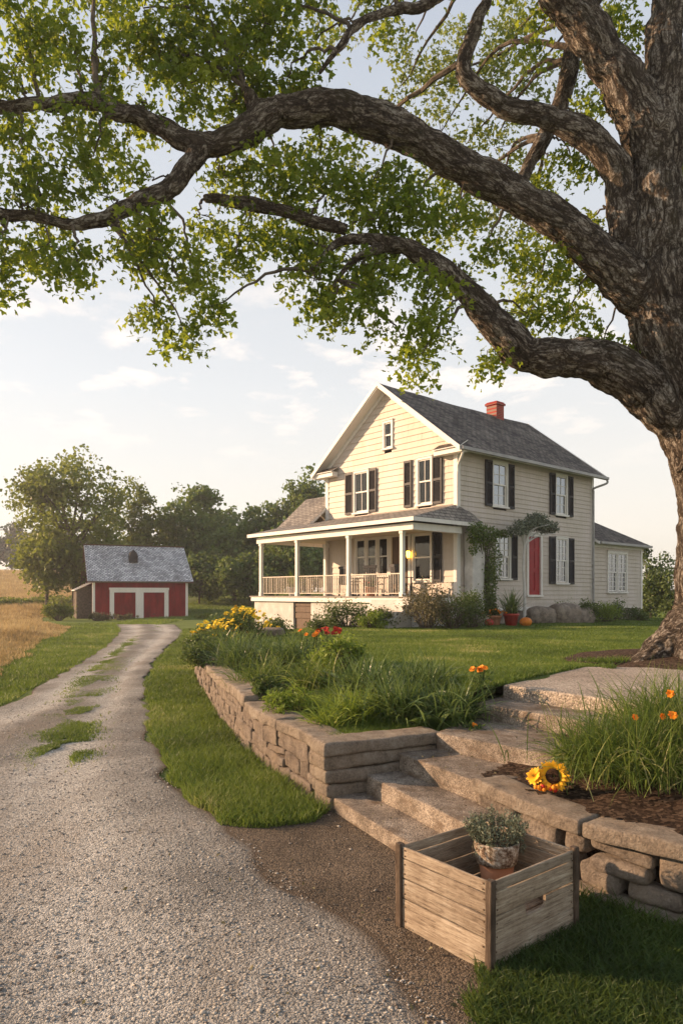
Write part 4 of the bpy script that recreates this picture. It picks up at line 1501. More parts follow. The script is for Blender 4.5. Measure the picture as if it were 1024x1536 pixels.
def roof_slope(mb, pts, du, dv):
    """pts: 4 corners; adds top face with suv attribute; du, dv unit dirs for shingle uv"""
    P = np.array(pts, float)
    o = P[0]
    suv = np.column_stack([(P - o) @ np.array(du), (P - o) @ np.array(dv), np.zeros(len(P))])
    mb.add(P, [np.array([tuple(range(len(P)))])], suv=suv + 10)


def slab_slope(top, und, pts, th, du, dv):
    """top gets shingles, und gets edges + soffit"""
    P = np.array(pts, float)
    nrm_ = np.cross(P[1] - P[0], P[2] - P[0])
    nrm_ /= np.linalg.norm(nrm_)
    if nrm_[2] < 0:
        P = P[::-1]
    roof_slope(top, P, du, dv)
    n = len(P)
    Q = P - np.array([0, 0, .004])
    B = P - np.array([0, 0, th])
    und.poly(np.concatenate([Q, B]), [tuple(range(2 * n - 1, n - 1, -1))] + [(i, n + i, n + (i + 1) % n, (i + 1) % n) for i in range(n)])


lv = 1 / math.sqrt(1 + SL * SL)
top, und = MB(), MB()
x0, x1 = -.42, SB_ + .36
for sgn in (0, 1):
    ye = -.45 if sgn == 0 else XW + .45
    NX, NYY = 26, 12
    # slightly sagging surface in strips
    gx = np.linspace(x0, x1, NX)
    gv = np.linspace(0, 1, NYY)
    G = []
    for v_ in gv:
        for x_ in gx:
            yy = ye + (RY - ye) * v_
            zz = EZ + (RZ - EZ) * v_ + .012 * math.sin(x_ * 1.9 + v_ * 4) - .03 * math.sin(math.pi * (x_ - x0) / (x1 - x0)) * (0.3 + v_)
            G.append((x_, yy, zz))
    G = np.array(G)
    ii, jj = np.meshgrid(np.arange(NX - 1), np.arange(NYY - 1))
    a = (jj * NX + ii).ravel()
    q = np.stack([a, a + 1, a + NX + 1, a + NX], 1)
    if sgn:
        q = q[:, ::-1]
    suv = np.column_stack([G[:, 0] + 20, np.repeat(gv, NX) * math.hypot(RY - ye, RZ - EZ) + 10, np.zeros(len(G))])
    top.add(G, [q], suv=suv)
    # underside deck
    off = -.05
    und.poly(np.array([(x0, ye, EZ - .02), (x1, ye, EZ - .02), (x1, RY, RZ - .02 - .03), (x0, RY, RZ - .05), (x0, ye, EZ - .13), (x1, ye, EZ - .13), (x1, RY, RZ - .18), (x0, RY, RZ - .18)]),
             [(4, 5, 6, 7)[::1], (0, 1, 5, 4), (0, 4, 7, 3), (1, 2, 6, 5)])
roof = hp('roof', top, M['shingle'])
hp('soffit', und, M['trim'], roof)
for xr in (x0 - .03, x1):
    for ye in (-.47, XW + .47):
        s = 1 if ye < 0 else -1
        mb = MB()
        a = np.array([xr, ye, EZ - .16]); b = np.array([xr, RY, RZ - .12 + (0)])
        V = [a, b, b + [0, 0, .15], a + [0, 0, .17], a + [.032, 0, 0], b + [.032, 0, 0], b + [.032, 0, .15], a + [.032, 0, .17]]
        mb.poly(np.array(V), [(0, 1, 2, 3), (7, 6, 5, 4), (0, 4, 5, 1), (3, 2, 6, 7), (0, 3, 7, 4)])
        hp('rake_board', mb, M['trim'], roof)
mb = MB()  # inner rake frieze on the gable wall
for s in (0, 1):
    y0_, y1_ = (0.0, RY) if s == 0 else (XW, RY)
    zb = EZ + .45 * SL - .34
    a = np.array([-.05, y0_, zb]); b = np.array([-.05, y1_, zb + abs(y1_ - y0_) * SL])
    mb.poly(np.array([a, b, b + [0, 0, .24], a + [0, 0, .24], a + [.04, 0, 0], b + [.04, 0, 0], b + [.04, 0, .24], a + [.04, 0, .24]]), [(0, 1, 2, 3), (0, 4, 5, 1)])
hp('gable_frieze', mb, M['trim'], roof)
for s in (0, 1):  # cornice returns with little shingled tops
    r1, r2 = MB(), MB()
    ya, yb = (-.46, .72) if s == 0 else (XW + .46, XW - .72)
    lo, hi = min(ya, yb), max(ya, yb)
    r1.box((-.34, lo, EZ - .16), (-.04, hi, EZ + .02))
    slab_slope(r2, r1, [(-.40, lo - .02, EZ + .03), (-.40, hi + .02, EZ + .03), (-.04, hi + .02, EZ + .24), (-.04, lo - .02, EZ + .24)], .03, (0, 1, 0), (.86, 0, .5))
    o = hp('cornice_return', r1, M['trim'], roof)
    hp('return_shingles', r2, M['shingle'], o)
mb = MB()  # gutter along the right eave with rafter blocks
mb.box((x0 + .03, -.56, EZ - .11), (x1 - .02, -.455, EZ - .01))
hp('gutter', mb, M['gutter'])
mb = MB()
mb.tube(catmull([(x1 - .08, -.50, EZ - .12), (x1 - .10, -.48, EZ - .26), (SB_ - .06, -.12, EZ - .45), (SB_ - .06, -.09, EZ - .6)], 5), .045, 8)
mb.tube([(SB_ - .06, -.09, EZ - .55), (SB_ - .06, -.09, 1.0)], .042, 8)
hp('downspout', mb, M['gutter'])
mb = MB()
mb.tube(catmull([(-.25, -.5, EZ - .05), (-.2, -.35, EZ - .3), (-.07, -.1, EZ - .55), (-.07, -.09, EZ - .8)], 5), .04, 8)
mb.tube([(-.09, -.09, EZ - .75), (-.09, -.09, 4.5)], .035, 8)
hp('downspout', mb, M['trim'])

mb = MB()  # chimney
mb.box((6.3, RY - .26, RZ - .5), (6.82, RY + .26, RZ + .38))
ch_ = hp('chimney', mb, M['brick'])
mb = MB()
mb.box((6.25, RY - .31, RZ + .382), (6.87, RY + .31, RZ + .47))
mb.box((6.30, RY - .27, RZ + .472), (6.82, RY + .27, RZ + .52))
hp('chimney_cap', mb, M['brick'], ch_)


def window(o, u, n, a, b, z0, z1, parent=house, cols=2, rows=2, style='sash', curtain=True, seed=0, shut=(), w_s=.36):
    """o origin, u along wall, n outward"""
    o, u, n = [np.array(q, float) for q in (o, u, n)]

    def mp(V):  # local (s, out, z)
        V = np.asarray(V)
        return np.column_stack([o[0] + u[0] * V[:, 0] + n[0] * V[:, 1], o[1] + u[1] * V[:, 0] + n[1] * V[:, 1], V[:, 2]])
    fr = MB()
    t = .075
    for (p, q) in (((a - t, -.06, z0 - .02), (a, .065, z1 + t)), ((b, -.06, z0 - .02), (b + t, .065, z1 + t)), ((a, -.06, z1), (b, .067, z1 + t + .01)), ((a - t - .04, -.06, z0 - .08), (b + t + .04, .11, z0 - .02))):
        fr.box(p, q, mp)
    fr.box((a - t - .02, .0, z1 + t + .01), (b + t + .02, .09, z1 + t + .035), mp)
    wob_ = hp('window', fr, M['trim'], parent)
    sa = MB()
    zm = (z0 + z1) / 2
    g = .035

    def sash(za, zb, d):
        for (p, q) in (((a, d - .03, za), (a + .045, d, zb)), ((b - .045, d - .03, za), (b, d, zb)), ((a + .045, d - .03, za), (b - .045, d, za + .05)), ((a + .045, d - .03, zb - .04), (b - .045, d, zb))):
            sa.box(p, q, mp)
        for c in range(1, cols):
            s = a + (b - a) * c / cols
            sa.box((s - .009, d - .022, za + .05), (s + .009, d - .003, zb - .04), mp)
        for r_ in range(1, rows):
            zz = za + (zb - za) * r_ / rows
            sa.box((a + .045, d - .020, zz - .011), (b - .045, d - .005, zz + .011), mp)
    sash(z0, zm + .02, .0)
    sash(zm - .02, z1, .032)
    hp('sash', sa, M['trim'], wob_)
    gl = MB()
    gl.box((a + .02, -.022, z0 + .02), (b - .02, -.018, zm), mp)
    gl.box((a + .02, .008, zm), (b - .02, .012, z1 - .02), mp)
    hp('pane', gl, M['glass'], wob_)
    if curtain:
        cu = MB()
        rg = random.Random(seed)
        for side in (0, 1):
            wd = (b - a) * rg.uniform(.28, .42)
            s0_, s1_ = (a, a + wd) if side == 0 else (b - wd, b)
            N = 24
            V = []
            for k in range(N + 1):
                s = s0_ + (s1_ - s0_) * k / N
                d = -.16 + .028 * math.sin(k * 1.45)
                V += [(s, d, z0 - .05), (s, d, z1 + .02)]
            cu.poly(mp(np.array(V)), [(2 * k, 2 * k + 2, 2 * k + 3, 2 * k + 1) for k in range(N)])
        hp('curtain', cu, M['curtain'], wob_)
    for (p, q) in shut:
        sh = MB()
        zs0, zs1 = z0 - .06, z1 + .06
        for (e, f) in (((p, .034, zs0), (p + .05, .085, zs1)), ((q - .05, .034, zs0), (q, .085, zs1)), ((p + .05, .034, zs0), (q - .05, .083, zs0 + .08)), ((p + .05, .034, zs1 - .08), (q - .05, .083, zs1)), ((p + .05, .034, zm - .04), (q - .05, .083, zm + .04))):
            sh.box(e, f, mp)
        z = zs0 + .085
        while z < zs1 - .11:
            if not (zm - .08 < z < zm + .05):
                V = [(p + .05, .045, z + .035), (q - .05, .045, z + .035), (q - .05, .075, z), (p + .05, .075, z)]
                sh.poly(mp(np.array(V)), [(0, 1, 2, 3)])
            z += .045
        sh.box((p + .05, .034, zs0 + .05), (q - .05, .040, zs1 - .05), mp)
        hp('shutter', sh, M['charcoal'], parent)
    return wob_


FO, FU, FN = (0, 0), (0, 1), (-1, 0)
w = FRONT_WIN
window(FO, FU, FN, *w[0], rows=1, seed=1, shut=[(5.02, 5.46), (3.74, 4.14)])
window(FO, FU, FN, *w[1], rows=1, seed=2, shut=[(.60, 1.02), (1.98, 2.34)])
window(FO, FU, FN, *w[2], cols=1, rows=1, curtain=False)
a, b, z0, z1 = w[3]
th = (b - a) / 3
for k in range(3):
    window(FO, FU, FN, a + th * k + .06, a + th * (k + 1) - .06, z0, z1, cols=1, rows=1, seed=5 + k)
mb = MB()
for k in range(1, 3):
    mb.box((-.06, a + th * k - .0, z0), (.05, a + th * k + .001, z1))
window(FO, FU, FN, *w[4], cols=1, rows=1, seed=9, shut=[(.62, .98)])
SO, SU, SN = (0, 0), (1, 0), (0, -1)
w = SIDE_WIN
window(SO, SU, SN, *w[0], seed=11, curtain=False, shut=[(1.44, 1.82), (2.74, 3.10)])
window(SO, SU, SN, *w[1], seed=12, shut=[(5.40, 5.77), (6.66, 7.03)])
window(SO, SU, SN, *w[2], cols=3, rows=3, seed=13, curtain=False, shut=[(2.92, 3.28)])
window(SO, SU, SN, *w[3], cols=3, rows=3, seed=14, curtain=False, shut=[(5.38, 5.78), (6.71, 7.1)])


def door(o, u, n, a, b, z0, z1, mat, name='door', screen=False):
    o, u, n = [np.array(q, float) for q in (o, u, n)]

    def mp(V):
        V = np.asarray(V)
        return np.column_stack([o[0] + u[0] * V[:, 0] + n[0] * V[:, 1], o[1] + u[1] * V[:, 0] + n[1] * V[:, 1], V[:, 2]])
    fr = MB()
    for (p, q) in (((a - .11, -.05, z0), (a, .06, z1 + .1)), ((b, -.05, z0), (b + .11, .06, z1 + .1)), ((a, -.05, z1), (b, .062, z1 + .1)), ((a - .15, -.02, z1 + .1), (b + .15, .10, z1 + .14)), ((a - .12, -.05, z0 - .06), (b + .12, .10, z0))):
        fr.box(p, q, mp)
    d = MB()
    d.box((a, -.05, z0), (b, -.01, z1), mp)
    m = (a + b) / 2
    for (s0_, s1_) in ((a + .09, m - .04), (m + .04, b - .09)):
        for (za, zb) in ((z0 + .18, z0 + .85), (z0 + 1.0, z1 - .55), (z1 - .45, z1 - .12)):
            # raised panel: frame + field
            d.prism([(s0_, za), (s1_, za), (s1_, zb), (s0_, zb)], 0, .012, lambda V: mp(np.column_stack([V[:, 0], -.01 + V[:, 2] * 0 + V[:, 2], V[:, 1]])))
            d.prism([(s0_ + .03, za + .03), (s1_ - .03, za + .03), (s1_ - .03, zb - .03), (s0_ + .03, zb - .03)], .0125, .02, lambda V: mp(np.column_stack([V[:, 0], -.01 + V[:, 2], V[:, 1]])))
    o_ = hp(name, d, mat)
    hp('door_frame', fr, M['trim'], o_)
    k = MB()
    p = mp(np.array([(b - .06, .0, z0 + 1.0), (b - .06, .05, z0 + 1.0)]))
    k.tube([p[0], p[0] * .4 + p[1] * .6, p[1]], [.012, .012, .03], 8)
    hp('handle', k, M['metal'], o_)
    return o_


door(SO, SU, SN, *SIDE_DOOR, M['door_red'])
door(FO, FU, FN, *FRONT_DOOR, M['brown_wood'])

# wall lantern, lit
mb = MB()
mb.bar((-.035, 2.03, 3.16), (-.15, 2.03, 3.20), .025)
mb.lathe([(.03, 0), (.085, -.03), (.09, -.04)], 8, (-.17, 2.03, 3.22))
mb.lathe([(.06, 0), (.05, -.03)], 8, (-.17, 2.03, 2.93))
for k in range(4):
    a_ = k * math.pi / 2 + .78
    mb.bar((-.17 + .075 * math.cos(a_), 2.03 + .075 * math.sin(a_), 3.18), (-.17 + .055 * math.cos(a_), 2.03 + .055 * math.sin(a_), 2.93), .012)
ln = hp('wall_lantern', mb, M['charcoal'])
mb = MB()
mb.lathe([(.045, 0), (.068, .10), (.07, .23), (.03, .245)], 10, (-.17, 2.03, 2.935))
hp('lamp_glass', mb, M['glow'], ln)

# rear wing beyond the side wall
AX0, AX1, AW = SB_, 12.9, 4.1
mb = MB()
AWIN = (9.82, 11.5, 1.78, 3.40)
siding(mb, (AX0, .02), (1, 0), (0, -1), AX1 - AX0, 1.05, 3.86, .165, [(AWIN[0], AWIN[1], AWIN[2], AWIN[3])][0:0] + [(AWIN[0] - AX0, AWIN[1] - AX0, AWIN[2], AWIN[3])], None, 6)
siding(mb, (AX1, .02), (0, 1), (1, 0), AW, 1.05, 3.86, .165, (), None, 7)
siding(mb, (AX0, AW), (1, 0), (0, 1), AX1 - AX0, 1.05, 3.86, .165, (), None, 8)
wing = hp('rear_wing', mb, M['siding'])
mb = MB()
mb.box((AX0, .05, .4), (AX1 - .03, AW - .03, 1.05))
hp('foundation', mb, M['fieldstone'], wing)
mb = MB()
mb.box((AX0 + .1, .9, 1.2), (AX1 - .1, AW - .1, 3.8))
hp('interior', mb, M['interior'], wing)
mb = MB()
mb.box((AX1 - .1, -.025, 1.0), (AX1 + .04, .02, 3.84))
mb.box((AX0, -.03, 3.62), (AX1 - .1, .02, 3.84))
hp('corner_board', mb, M['trim'], wing)
m_ = (AWIN[0] + AWIN[1]) / 2
window((0, .02), SU, SN, AWIN[0] + .06, m_ - .05, AWIN[2], AWIN[3], cols=2, rows=4, seed=21)
window((0, .02), SU, SN, m_ + .05, AWIN[1] - .06, AWIN[2], AWIN[3], cols=2, rows=4, seed=22, curtain=False)
top, und = MB(), MB()
e = .28
ez, rz = 3.84, 5.25
A = [(AX0, -e, ez), (AX1 + e, -e, ez), (AX1 - 1.9, AW / 2, rz), (AX0, AW / 2, rz)]
slab_slope(top, und, A, .12, (1, 0, 0), (0, .83, .56))
slab_slope(top, und, [(AX1 + e, -e, ez), (AX1 + e, AW + e, ez), (AX1 - 1.9, AW / 2, rz)], .12, (0, 1, 0), (-.83, 0, .56))
slab_slope(top, und, [(AX1 + e, AW + e, ez), (AX0, AW + e, ez), (AX0, AW / 2, rz), (AX1 - 1.9, AW / 2, rz)], .12, (-1, 0, 0), (0, -.83, .56))
o = hp('roof', top, M['shingle'], wing)
hp('soffit', und, M['trim'], wing)
mb = MB()
mb.box((AX0 + .1, -e - .10, ez - .11), (AX1 + e, -e - .005, ez - .015))
hp('gutter', mb, M['gutter'], wing)

# ------------------------------------------------------------------ porch
PW = 2.25
DZ = 1.60
YL = 8.25
mb = MB()  # deck boards run out from the wall
y = -.25
rg = random.Random(3)
while y < YL + .1:
    xe = 0 if y < XW else 2.4
    mb.box((-PW - .22, y, DZ - .045 + rg.uniform(-.003, .003)), (xe, y + .125, DZ + rg.uniform(-.003, .003)))
    y += .132
porch = hp('porch', mb, M['deck'])
mb = MB()
mb.box((-PW - .20, -.24, DZ - .2), (-PW - .16, YL + .12, DZ - .047))
mb.box((-PW - .16, YL + .08, DZ - .2), (2.4, YL + .12, DZ - .047))
mb.box((-PW - .16, -.24, DZ - .2), (-.02, -.20, DZ - .047))
hp('fascia', mb, M['trim'], porch)
mb = MB()
mb.box((-PW - .10, 5.75, -.15), (-PW + .12, YL + .02, DZ - .2))
mb.box((-PW - .10, -.15, .35), (-PW + .12, 4.72, DZ - .2))
mb.box((-PW + .12, YL - .2, -.15), (2.3, YL + .02, DZ - .2))
mb.box((-PW + .12, -.15, .35), (-.02, .05, DZ - .2))
hp('skirt_wall', mb, M['white_wash'], porch)
mb = MB()
mb.box((-PW - .02, 4.72, .35), (-PW + .02, 5.75, DZ - .2))
for k in range(3):
    mb.box((-PW - .05, 4.74, .80 + k * .22), (-PW - .022, 5.73, .98 + k * .22))
hp('access_hatch', mb, M['brown_wood'], porch)
# posts
PY = [.32, 2.81, 5.64, 7.95]
for i, y in enumerate(PY):
    mb = MB()
    x = -PW
    mb.box((x - .06, y - .06, DZ + .0), (x + .06, y + .06, 3.64))
    mb.box((x - .075, y - .075, DZ + .001), (x + .075, y + .075, DZ + .14))
    mb.box((x - .08, y - .08, 3.56), (x + .08, y + .08, 3.645))
    hp('post', mb, M['trim'], porch)
for (x, y) in ((-.12, 6.55), (2.2, YL - .1)):
    mb = MB()
    mb.box((x - .07, y - .07, DZ), (x + .07, y + .07, 3.64))
    mb.box((x - .10, y - .10, 3.50), (x + .10, y + .10, 3.645))
    hp('post', mb, M['trim'], porch)
# beam and ceiling
mb = MB()
mb.box((-PW - .10, -.22, 3.65), (-PW + .10, YL - .12, 3.86))
mb.box((-PW + .10, YL - .32, 3.65), (2.35, YL - .12, 3.86))
mb.box((-PW + .10, -.22, 3.65), (-.02, -.04, 3.86))
hp('beam', mb, M['trim'], porch)
mb = MB()
mb.box((-PW + .10, -.04, 3.78), (-.04, YL - .32, 3.82))
mb.box((-.04, XW + .06, 3.78), (2.35, YL - .32, 3.82))
hp('ceiling', mb, M['ceiling'], porch)
# railing
def rail(p, q, z, n, parent=porch):
    mb = MB()
    p, q = np.array(p, float), np.array(q, float)
    mb.bar((*p, z + .72), (*q, z + .72), .045, .035)
    mb.bar((*p, z + .10), (*q, z + .10), .035, .03)
    for k in range(1, n):
        c = p + (q - p) * k / n
        mb.bar((*c, z + .10), (*c, z + .70), .017 if k % 5 else .026, up=(1, 0, 0))
    hp('railing', mb, M['metal'], parent)


rail((-PW, PY[0] + .08), (-PW, PY[1] - .08), DZ, 22)
rail((-PW, PY[1] + .08), (-PW, PY[2] - .08), DZ, 25)
rail((-PW, PY[2] + .08), (-PW, PY[3] - .08), DZ, 20)
rail((-PW + .08, PY[3] + .08), (2.13, PY[3] + .15), DZ, 36)
# roof of the porch: shed with hipped ends
PE = PW + .30
WZ = 4.62
EZP = 4.02
top, und = MB(), MB()
sl = math.hypot(PE, WZ - EZP)
dv = (PE / sl, 0, (WZ - EZP) / sl)
yr, yl = -.42, YL + .25
slab_slope(top, und, [(-PE, yr, EZP), (-PE, yl, EZP), (0, yl - .02, WZ), (0, .0, WZ)], .13, (0, 1, 0), dv)
slab_slope(top, und, [(-PE, yr, EZP), (0, .0, WZ), (.85, .0, WZ - .25), (.85, yr, EZP)], .13, (1, 0, 0), (0, .6, .8))
pr = hp('porch_roof', top, M['shingle_porch'], porch)
hp('fascia', und, M['trim'], pr)
# left wing roof, gabled, open porch beneath
top, und = MB(), MB()
fl, rl = -.95, .62
zf, zr = 4.36, 5.72
sl = math.hypot(rl - fl, zr - zf)
ye_ = 8.75
NX = 8
slab_slope(top, und, [(fl, XW + .02, zf), (fl, ye_, zf), (rl, ye_ + .0, zr), (rl, XW + .02, zr)], .14, (0, 1, 0), ((rl - fl) / sl, 0, (zr - zf) / sl))
bl = 2 * rl - fl + .6
slab_slope(top, und, [(bl, XW + .02, zf - .4), (bl, ye_, zf - .4), (rl, ye_, zr), (rl, XW + .02, zr)], .14, (0, 1, 0), (-(rl - fl) / sl, 0, (zr - zf) / sl))
wr = hp('wing_roof', top, M['shingle_porch'], porch)
hp('fascia', und, M['trim'], wr)
mb = MB()
mb.poly(np.array([(fl + .1, ye_ - .2, 3.86), (bl - .1, ye_ - .2, 3.86), (rl, ye_ - .2, zr - .15), (fl + .1, ye_ - .16, 3.86), (bl - .1, ye_ - .16, 3.86), (rl, ye_ - .16, zr - .15)]), [(0, 1, 2), (5, 4, 3)])
hp('gable_end', mb, M['siding'], wr)
# steps at the right of the porch front
mb = MB()
for k in range(4):
    zt = DZ - .05 - .2 * (k + 1)
    mb.box((-PW - .22 - .28 * (k + 1), -.2, zt - .05), (-PW - .22 - .28 * k + .02, 1.5, zt))
    mb.box((-PW - .24 - .28 * k, -.18, zt - .2), (-PW - .22 - .28 * k, 1.48, zt + .15))
for y in (-.22, 1.49):
    mb.prism([(-PW - .2, DZ - .2), (-PW - .2, .4), (-PW - 1.4, .4), (-PW - 1.4, .62)], y, y + .04, lambda V: np.column_stack([V[:, 0], V[:, 2], V[:, 1]]))
hp('porch_steps', mb, M['white_wash'], porch)
# stucco pier at the corner
mb = MB()
sz = (.62, .36, 2.5)
block(mb, sz, lambda V: V + np.array([.62, -.22, 2.45]), r=.03, n=(10, 7, 34), amp=.028, nscale=4.5, seed=8)
hp('pier', mb, M['stucco'], porch, smooth=True)


def hw(x, y, z):
    """house local -> world"""
    c, s = math.cos(HR), math.sin(HR)
    return (3.79 + c * x - s * y, 23.0 + s * x + c * y, z)


# ------------------------------------------------------------------ barn
BR = math.radians(24)
BW, BD = 6.16, 6.2
bx0, by0 = -16.3, 46.0
BZ = float(Hf(np.array([-14.0]), np.array([48.0]))[0]) * 0 + .02
barn = thing('barn', (bx0, by0, BZ), BR, 'small red barn with weathered grey shingle roof at the end of the drive', 'barn')
EB_, RB = 2.50, 5.05
mb = MB()
DO = [(1.32, 2.70), (3.22, 4.60)]


def quadw(mb, a, b, z0, z1, y=0.0):
    mb.poly(np.array([(a, y, z0), (b, y, z0), (b, y, z1), (a, y, z1)]), [(0, 1, 2, 3)])


quadw(mb, 0, DO[0][0], -.3, EB_); quadw(mb, DO[0][1], DO[1][0], -.3, EB_); quadw(mb, DO[1][1], BW, -.3, EB_)
for a, b in DO:
    quadw(mb, a, b, 1.78, EB_)
    quadw(mb, a, b, -.3, .0)
for x in (0, BW):
    V = np.array([(x, 0, -.3), (x, BD, -.3), (x, BD, EB_), (x, BD / 2, RB - .1), (x, 0, EB_)])
    mb.poly(V, [(0, 1, 2, 3, 4)[::1 if x else -1]])
mb.poly(np.array([(0, BD, -.3), (BW, BD, -.3), (BW, BD, EB_), (0, BD, EB_)]), [(3, 2, 1, 0)])
obj('wall', mb, M['barn_red'], barn)
for a, b in DO:
    mb = MB()
    mb.box((a, .03, .0), (b, .07, 1.78))
    for k in range(1, 4):
        mb.box((a + .02, .018, 1.78 * k / 4 - .008), (b - .02, .031, 1.78 * k / 4 + .012))
    for (p, q) in (((a + .02, .01, .02), (a + .10, .029, 1.76)), ((b - .10, .01, .02), (b - .02, .029, 1.76))):
        mb.box(p, q)
    d = obj('barn_door', mb, M['barn_red'], barn)
    mb = MB()
    mb.box(((a + b) / 2 - .08, -.01, .25), ((a + b) / 2 + .08, .009, .29))
    obj('handle', mb, M['charcoal'], d)
mb = MB()
wz = 1.92
mb.box((DO[0][0] - .28, -.05, 0), (DO[0][0], .03, wz)); mb.box((DO[0][1], -.05, 0), (DO[1][0], .03, wz)); mb.box((DO[1][1], -.05, 0), (DO[1][1] + .28, .03, wz))
mb.box((DO[0][0] - .32, -.06, wz), (DO[1][1] + .32, .03, wz + .14)); mb.box((DO[0][0], -.045, 1.74), (DO[0][1], .02, wz)); mb.box((DO[1][0], -.045, 1.74), (DO[1][1], .02, wz))
obj('door_frame', mb, M['trim'], barn)
for x in (0, BW):
    for y in (0, BD):
        mb = MB()
        mb.box((x - (.04 if x == 0 else .12), y - (.04 if y == 0 else .12), -.2), (x + (.12 if x == 0 else .04), y + (.12 if y == 0 else .04), EB_))
        obj('corner_board', mb, M['trim'], barn)
top, und = MB(), MB()
e = .38
sb = (RB - EB_) / (BD / 2)
ezb = EB_ - .02
sl = math.hypot(BD / 2 + .3, RB - ezb)
slab_slope(top, und, [(-e, -.3, ezb), (BW + e, -.3, ezb), (BW + e, BD / 2, RB), (-e, BD / 2, RB)], .10, (1, 0, 0), (0, (BD / 2 + .3) / sl, (RB - ezb) / sl))
slab_slope(top, und, [(BW + e, BD + .3, ezb), (-e, BD + .3, ezb), (-e, BD / 2, RB), (BW + e, BD / 2, RB)], .10, (-1, 0, 0), (0, -(BD / 2 + .3) / sl, (RB - ezb) / sl))
br_ = obj('roof', top, M['shingle_barn'], barn)
obj('fascia', und, M['brown_wood'], br_)  # dark brown carries the shadow under the eaves in its colour
mb = MB()
mb.bar((-e - .02, BD / 2, RB + .03), (BW + e + .02, BD / 2, RB + .03), .16, .06)
obj('ridge_cap', mb, M['brown_wood'], br_)
# pointed roof vent
mb = MB()
cy = BD / 2 - 1.35
cz = RB - 1.35 * (RB - ezb) / (BD / 2 + .3)
out = [(-.28, -.42), (.28, -.42), (.28, -.02), (.2, .25), (.0, .45), (-.2, .25), (-.28, -.02)]
mb.prism([(2.75 + x, z) for x, z in out], cy - .42, cy + .5, lambda V: np.column_stack([V[:, 0], V[:, 2], cz + V[:, 1] + .22]))
vt = obj('roof_vent', mb, M['charcoal'], br_)
# grey lean-to on the left
mb = MB()
siding(mb, (-.95, .9), (1, 0), (0, -1), .95, -.3, 2.15, .22, (), lambda z: (max(0, (z - 1.9) / .45 * .95), .95), 31)
siding(mb, (-.95, .9), (0, 1), (-1, 0), 3.6, -.3, 1.95, .22, (), None, 32)
lt = obj('lean_to', mb, M['bark_far'], barn)
top, und = MB(), MB()
slab_slope(top, und, [(-1.1, .75, 1.92), (0.0, .75, 2.45), (0.0, 4.7, 2.45), (-1.1, 4.7, 1.92)], .07, (0, 1, 0), (.9, 0, .43))
lr = obj('roof', top, M['shingle_barn'], lt)
obj('fascia', und, M['trim'], lr)
# ------------------------------------------------------------------ crate with herb pot
CR = math.radians(38.5)
crate = thing('wooden_crate', (.662, 3.11, 0), CR, 'weathered open wooden crate with a hand hole, standing on the gravel edge', 'crate')
LX, LY, CH = .665, .60, .415


def board_along_x(mb, x0, x1, y, th, z0, z1, seed, hole=False):
    if not hole:
        block(mb, (x1 - x0, th, z1 - z0), lambda V: V + np.array([(x0 + x1) / 2, y, (z0 + z1) / 2]), r=.004, n=(14, 3, 5), amp=.0022, nscale=9, seed=seed)
        return
    # board with a stadium notch cut from its top edge
    xm = (x0 + x1) / 2 - .0
    hw_, hd = .078, .056
    pts = [(x0, z0), (x1, z0), (x1, z1), (xm + hw_, z1)]
    pts += [(xm + hw_ - .024 + .024 * math.cos(a), z1 - hd + .024 + .024 * math.sin(a)) for a in np.linspace(0, -math.pi / 2, 6)]
    pts += [(xm - hw_ + .024 + .024 * math.cos(a), z1 - hd + .024 + .024 * math.sin(a)) for a in np.linspace(-math.pi / 2, -math.pi, 6)]
    pts += [(xm - hw_, z1), (x0, z1)]
    # split in convex pieces: left, right, under
    zc_ = z1 - hd - .001
    for sub in ([(x0, z0), (x1, z0), (x1, zc_), (x0, zc_)], [(xm + hw_, zc_ + .0005), (x1, zc_ + .0005), (x1, z1), (xm + hw_, z1)], [(x0, zc_ + .0005), (xm - hw_, zc_ + .0005), (xm - hw_, z1), (x0, z1)],
                [(xm + hw_, zc_ + .0005)] + pts[4:10][::1], pts[10:16][::1] + [(xm - hw_, zc_ + .0005)]):
        mb.prism(sub, y - th / 2, y + th / 2, lambda V: np.column_stack([V[:, 0], V[:, 2], V[:, 1]])[:, [0, 1, 2]])


rows = [(.004, .121), (.126, .248), (.253, .356), (.361, CH - .004)]
for yy, hole in ((.011, True), (LY - .011, False)):
    for i, (z0, z1) in enumerate(rows):
        mb = MB()
        x0, x1 = .022 + rr.uniform(-.002, .002), LX - .022
        board_along_x(mb, x0, x1, yy + rr.uniform(-.0015, .0015), .014, z0, z1, 500 + i + int(yy * 90), hole and i == 1)
        obj('side_board', mb, M['crate_x'], crate, smooth=not (hole and i == 1))
rows_l = [(.004, .148), (.153, .250), (.255, .350), (.355, CH - .004)]
for xx in (.011, LX - .011):
    for i, (z0, z1) in enumerate(rows_l):
        mb = MB()
        block(mb, (.014, LY - .05, z1 - z0), lambda V: V + np.array([xx, LY / 2, (z0 + z1) / 2]), r=.004, n=(3, 14, 5), amp=.0022, nscale=9, seed=530 + i + int(xx * 50))
        obj('side_board', mb, M['crate_y'], crate, smooth=True)
for (x, y) in ((0, 0), (LX, 0), (0, LY), (LX, LY)):
    mb = MB()
    sx, sy = (1 if x == 0 else -1), (1 if y == 0 else -1)
    block(mb, (.036, .036, CH + .012), lambda V: V + np.array([x + sx * .008, y + sy * .008, CH / 2 + .004]), r=.005, n=(4, 4, 16), amp=.003, nscale=12, seed=560 + int(x * 9 + y * 31))
    obj('post', mb, M['crate_z'], crate, smooth=True)
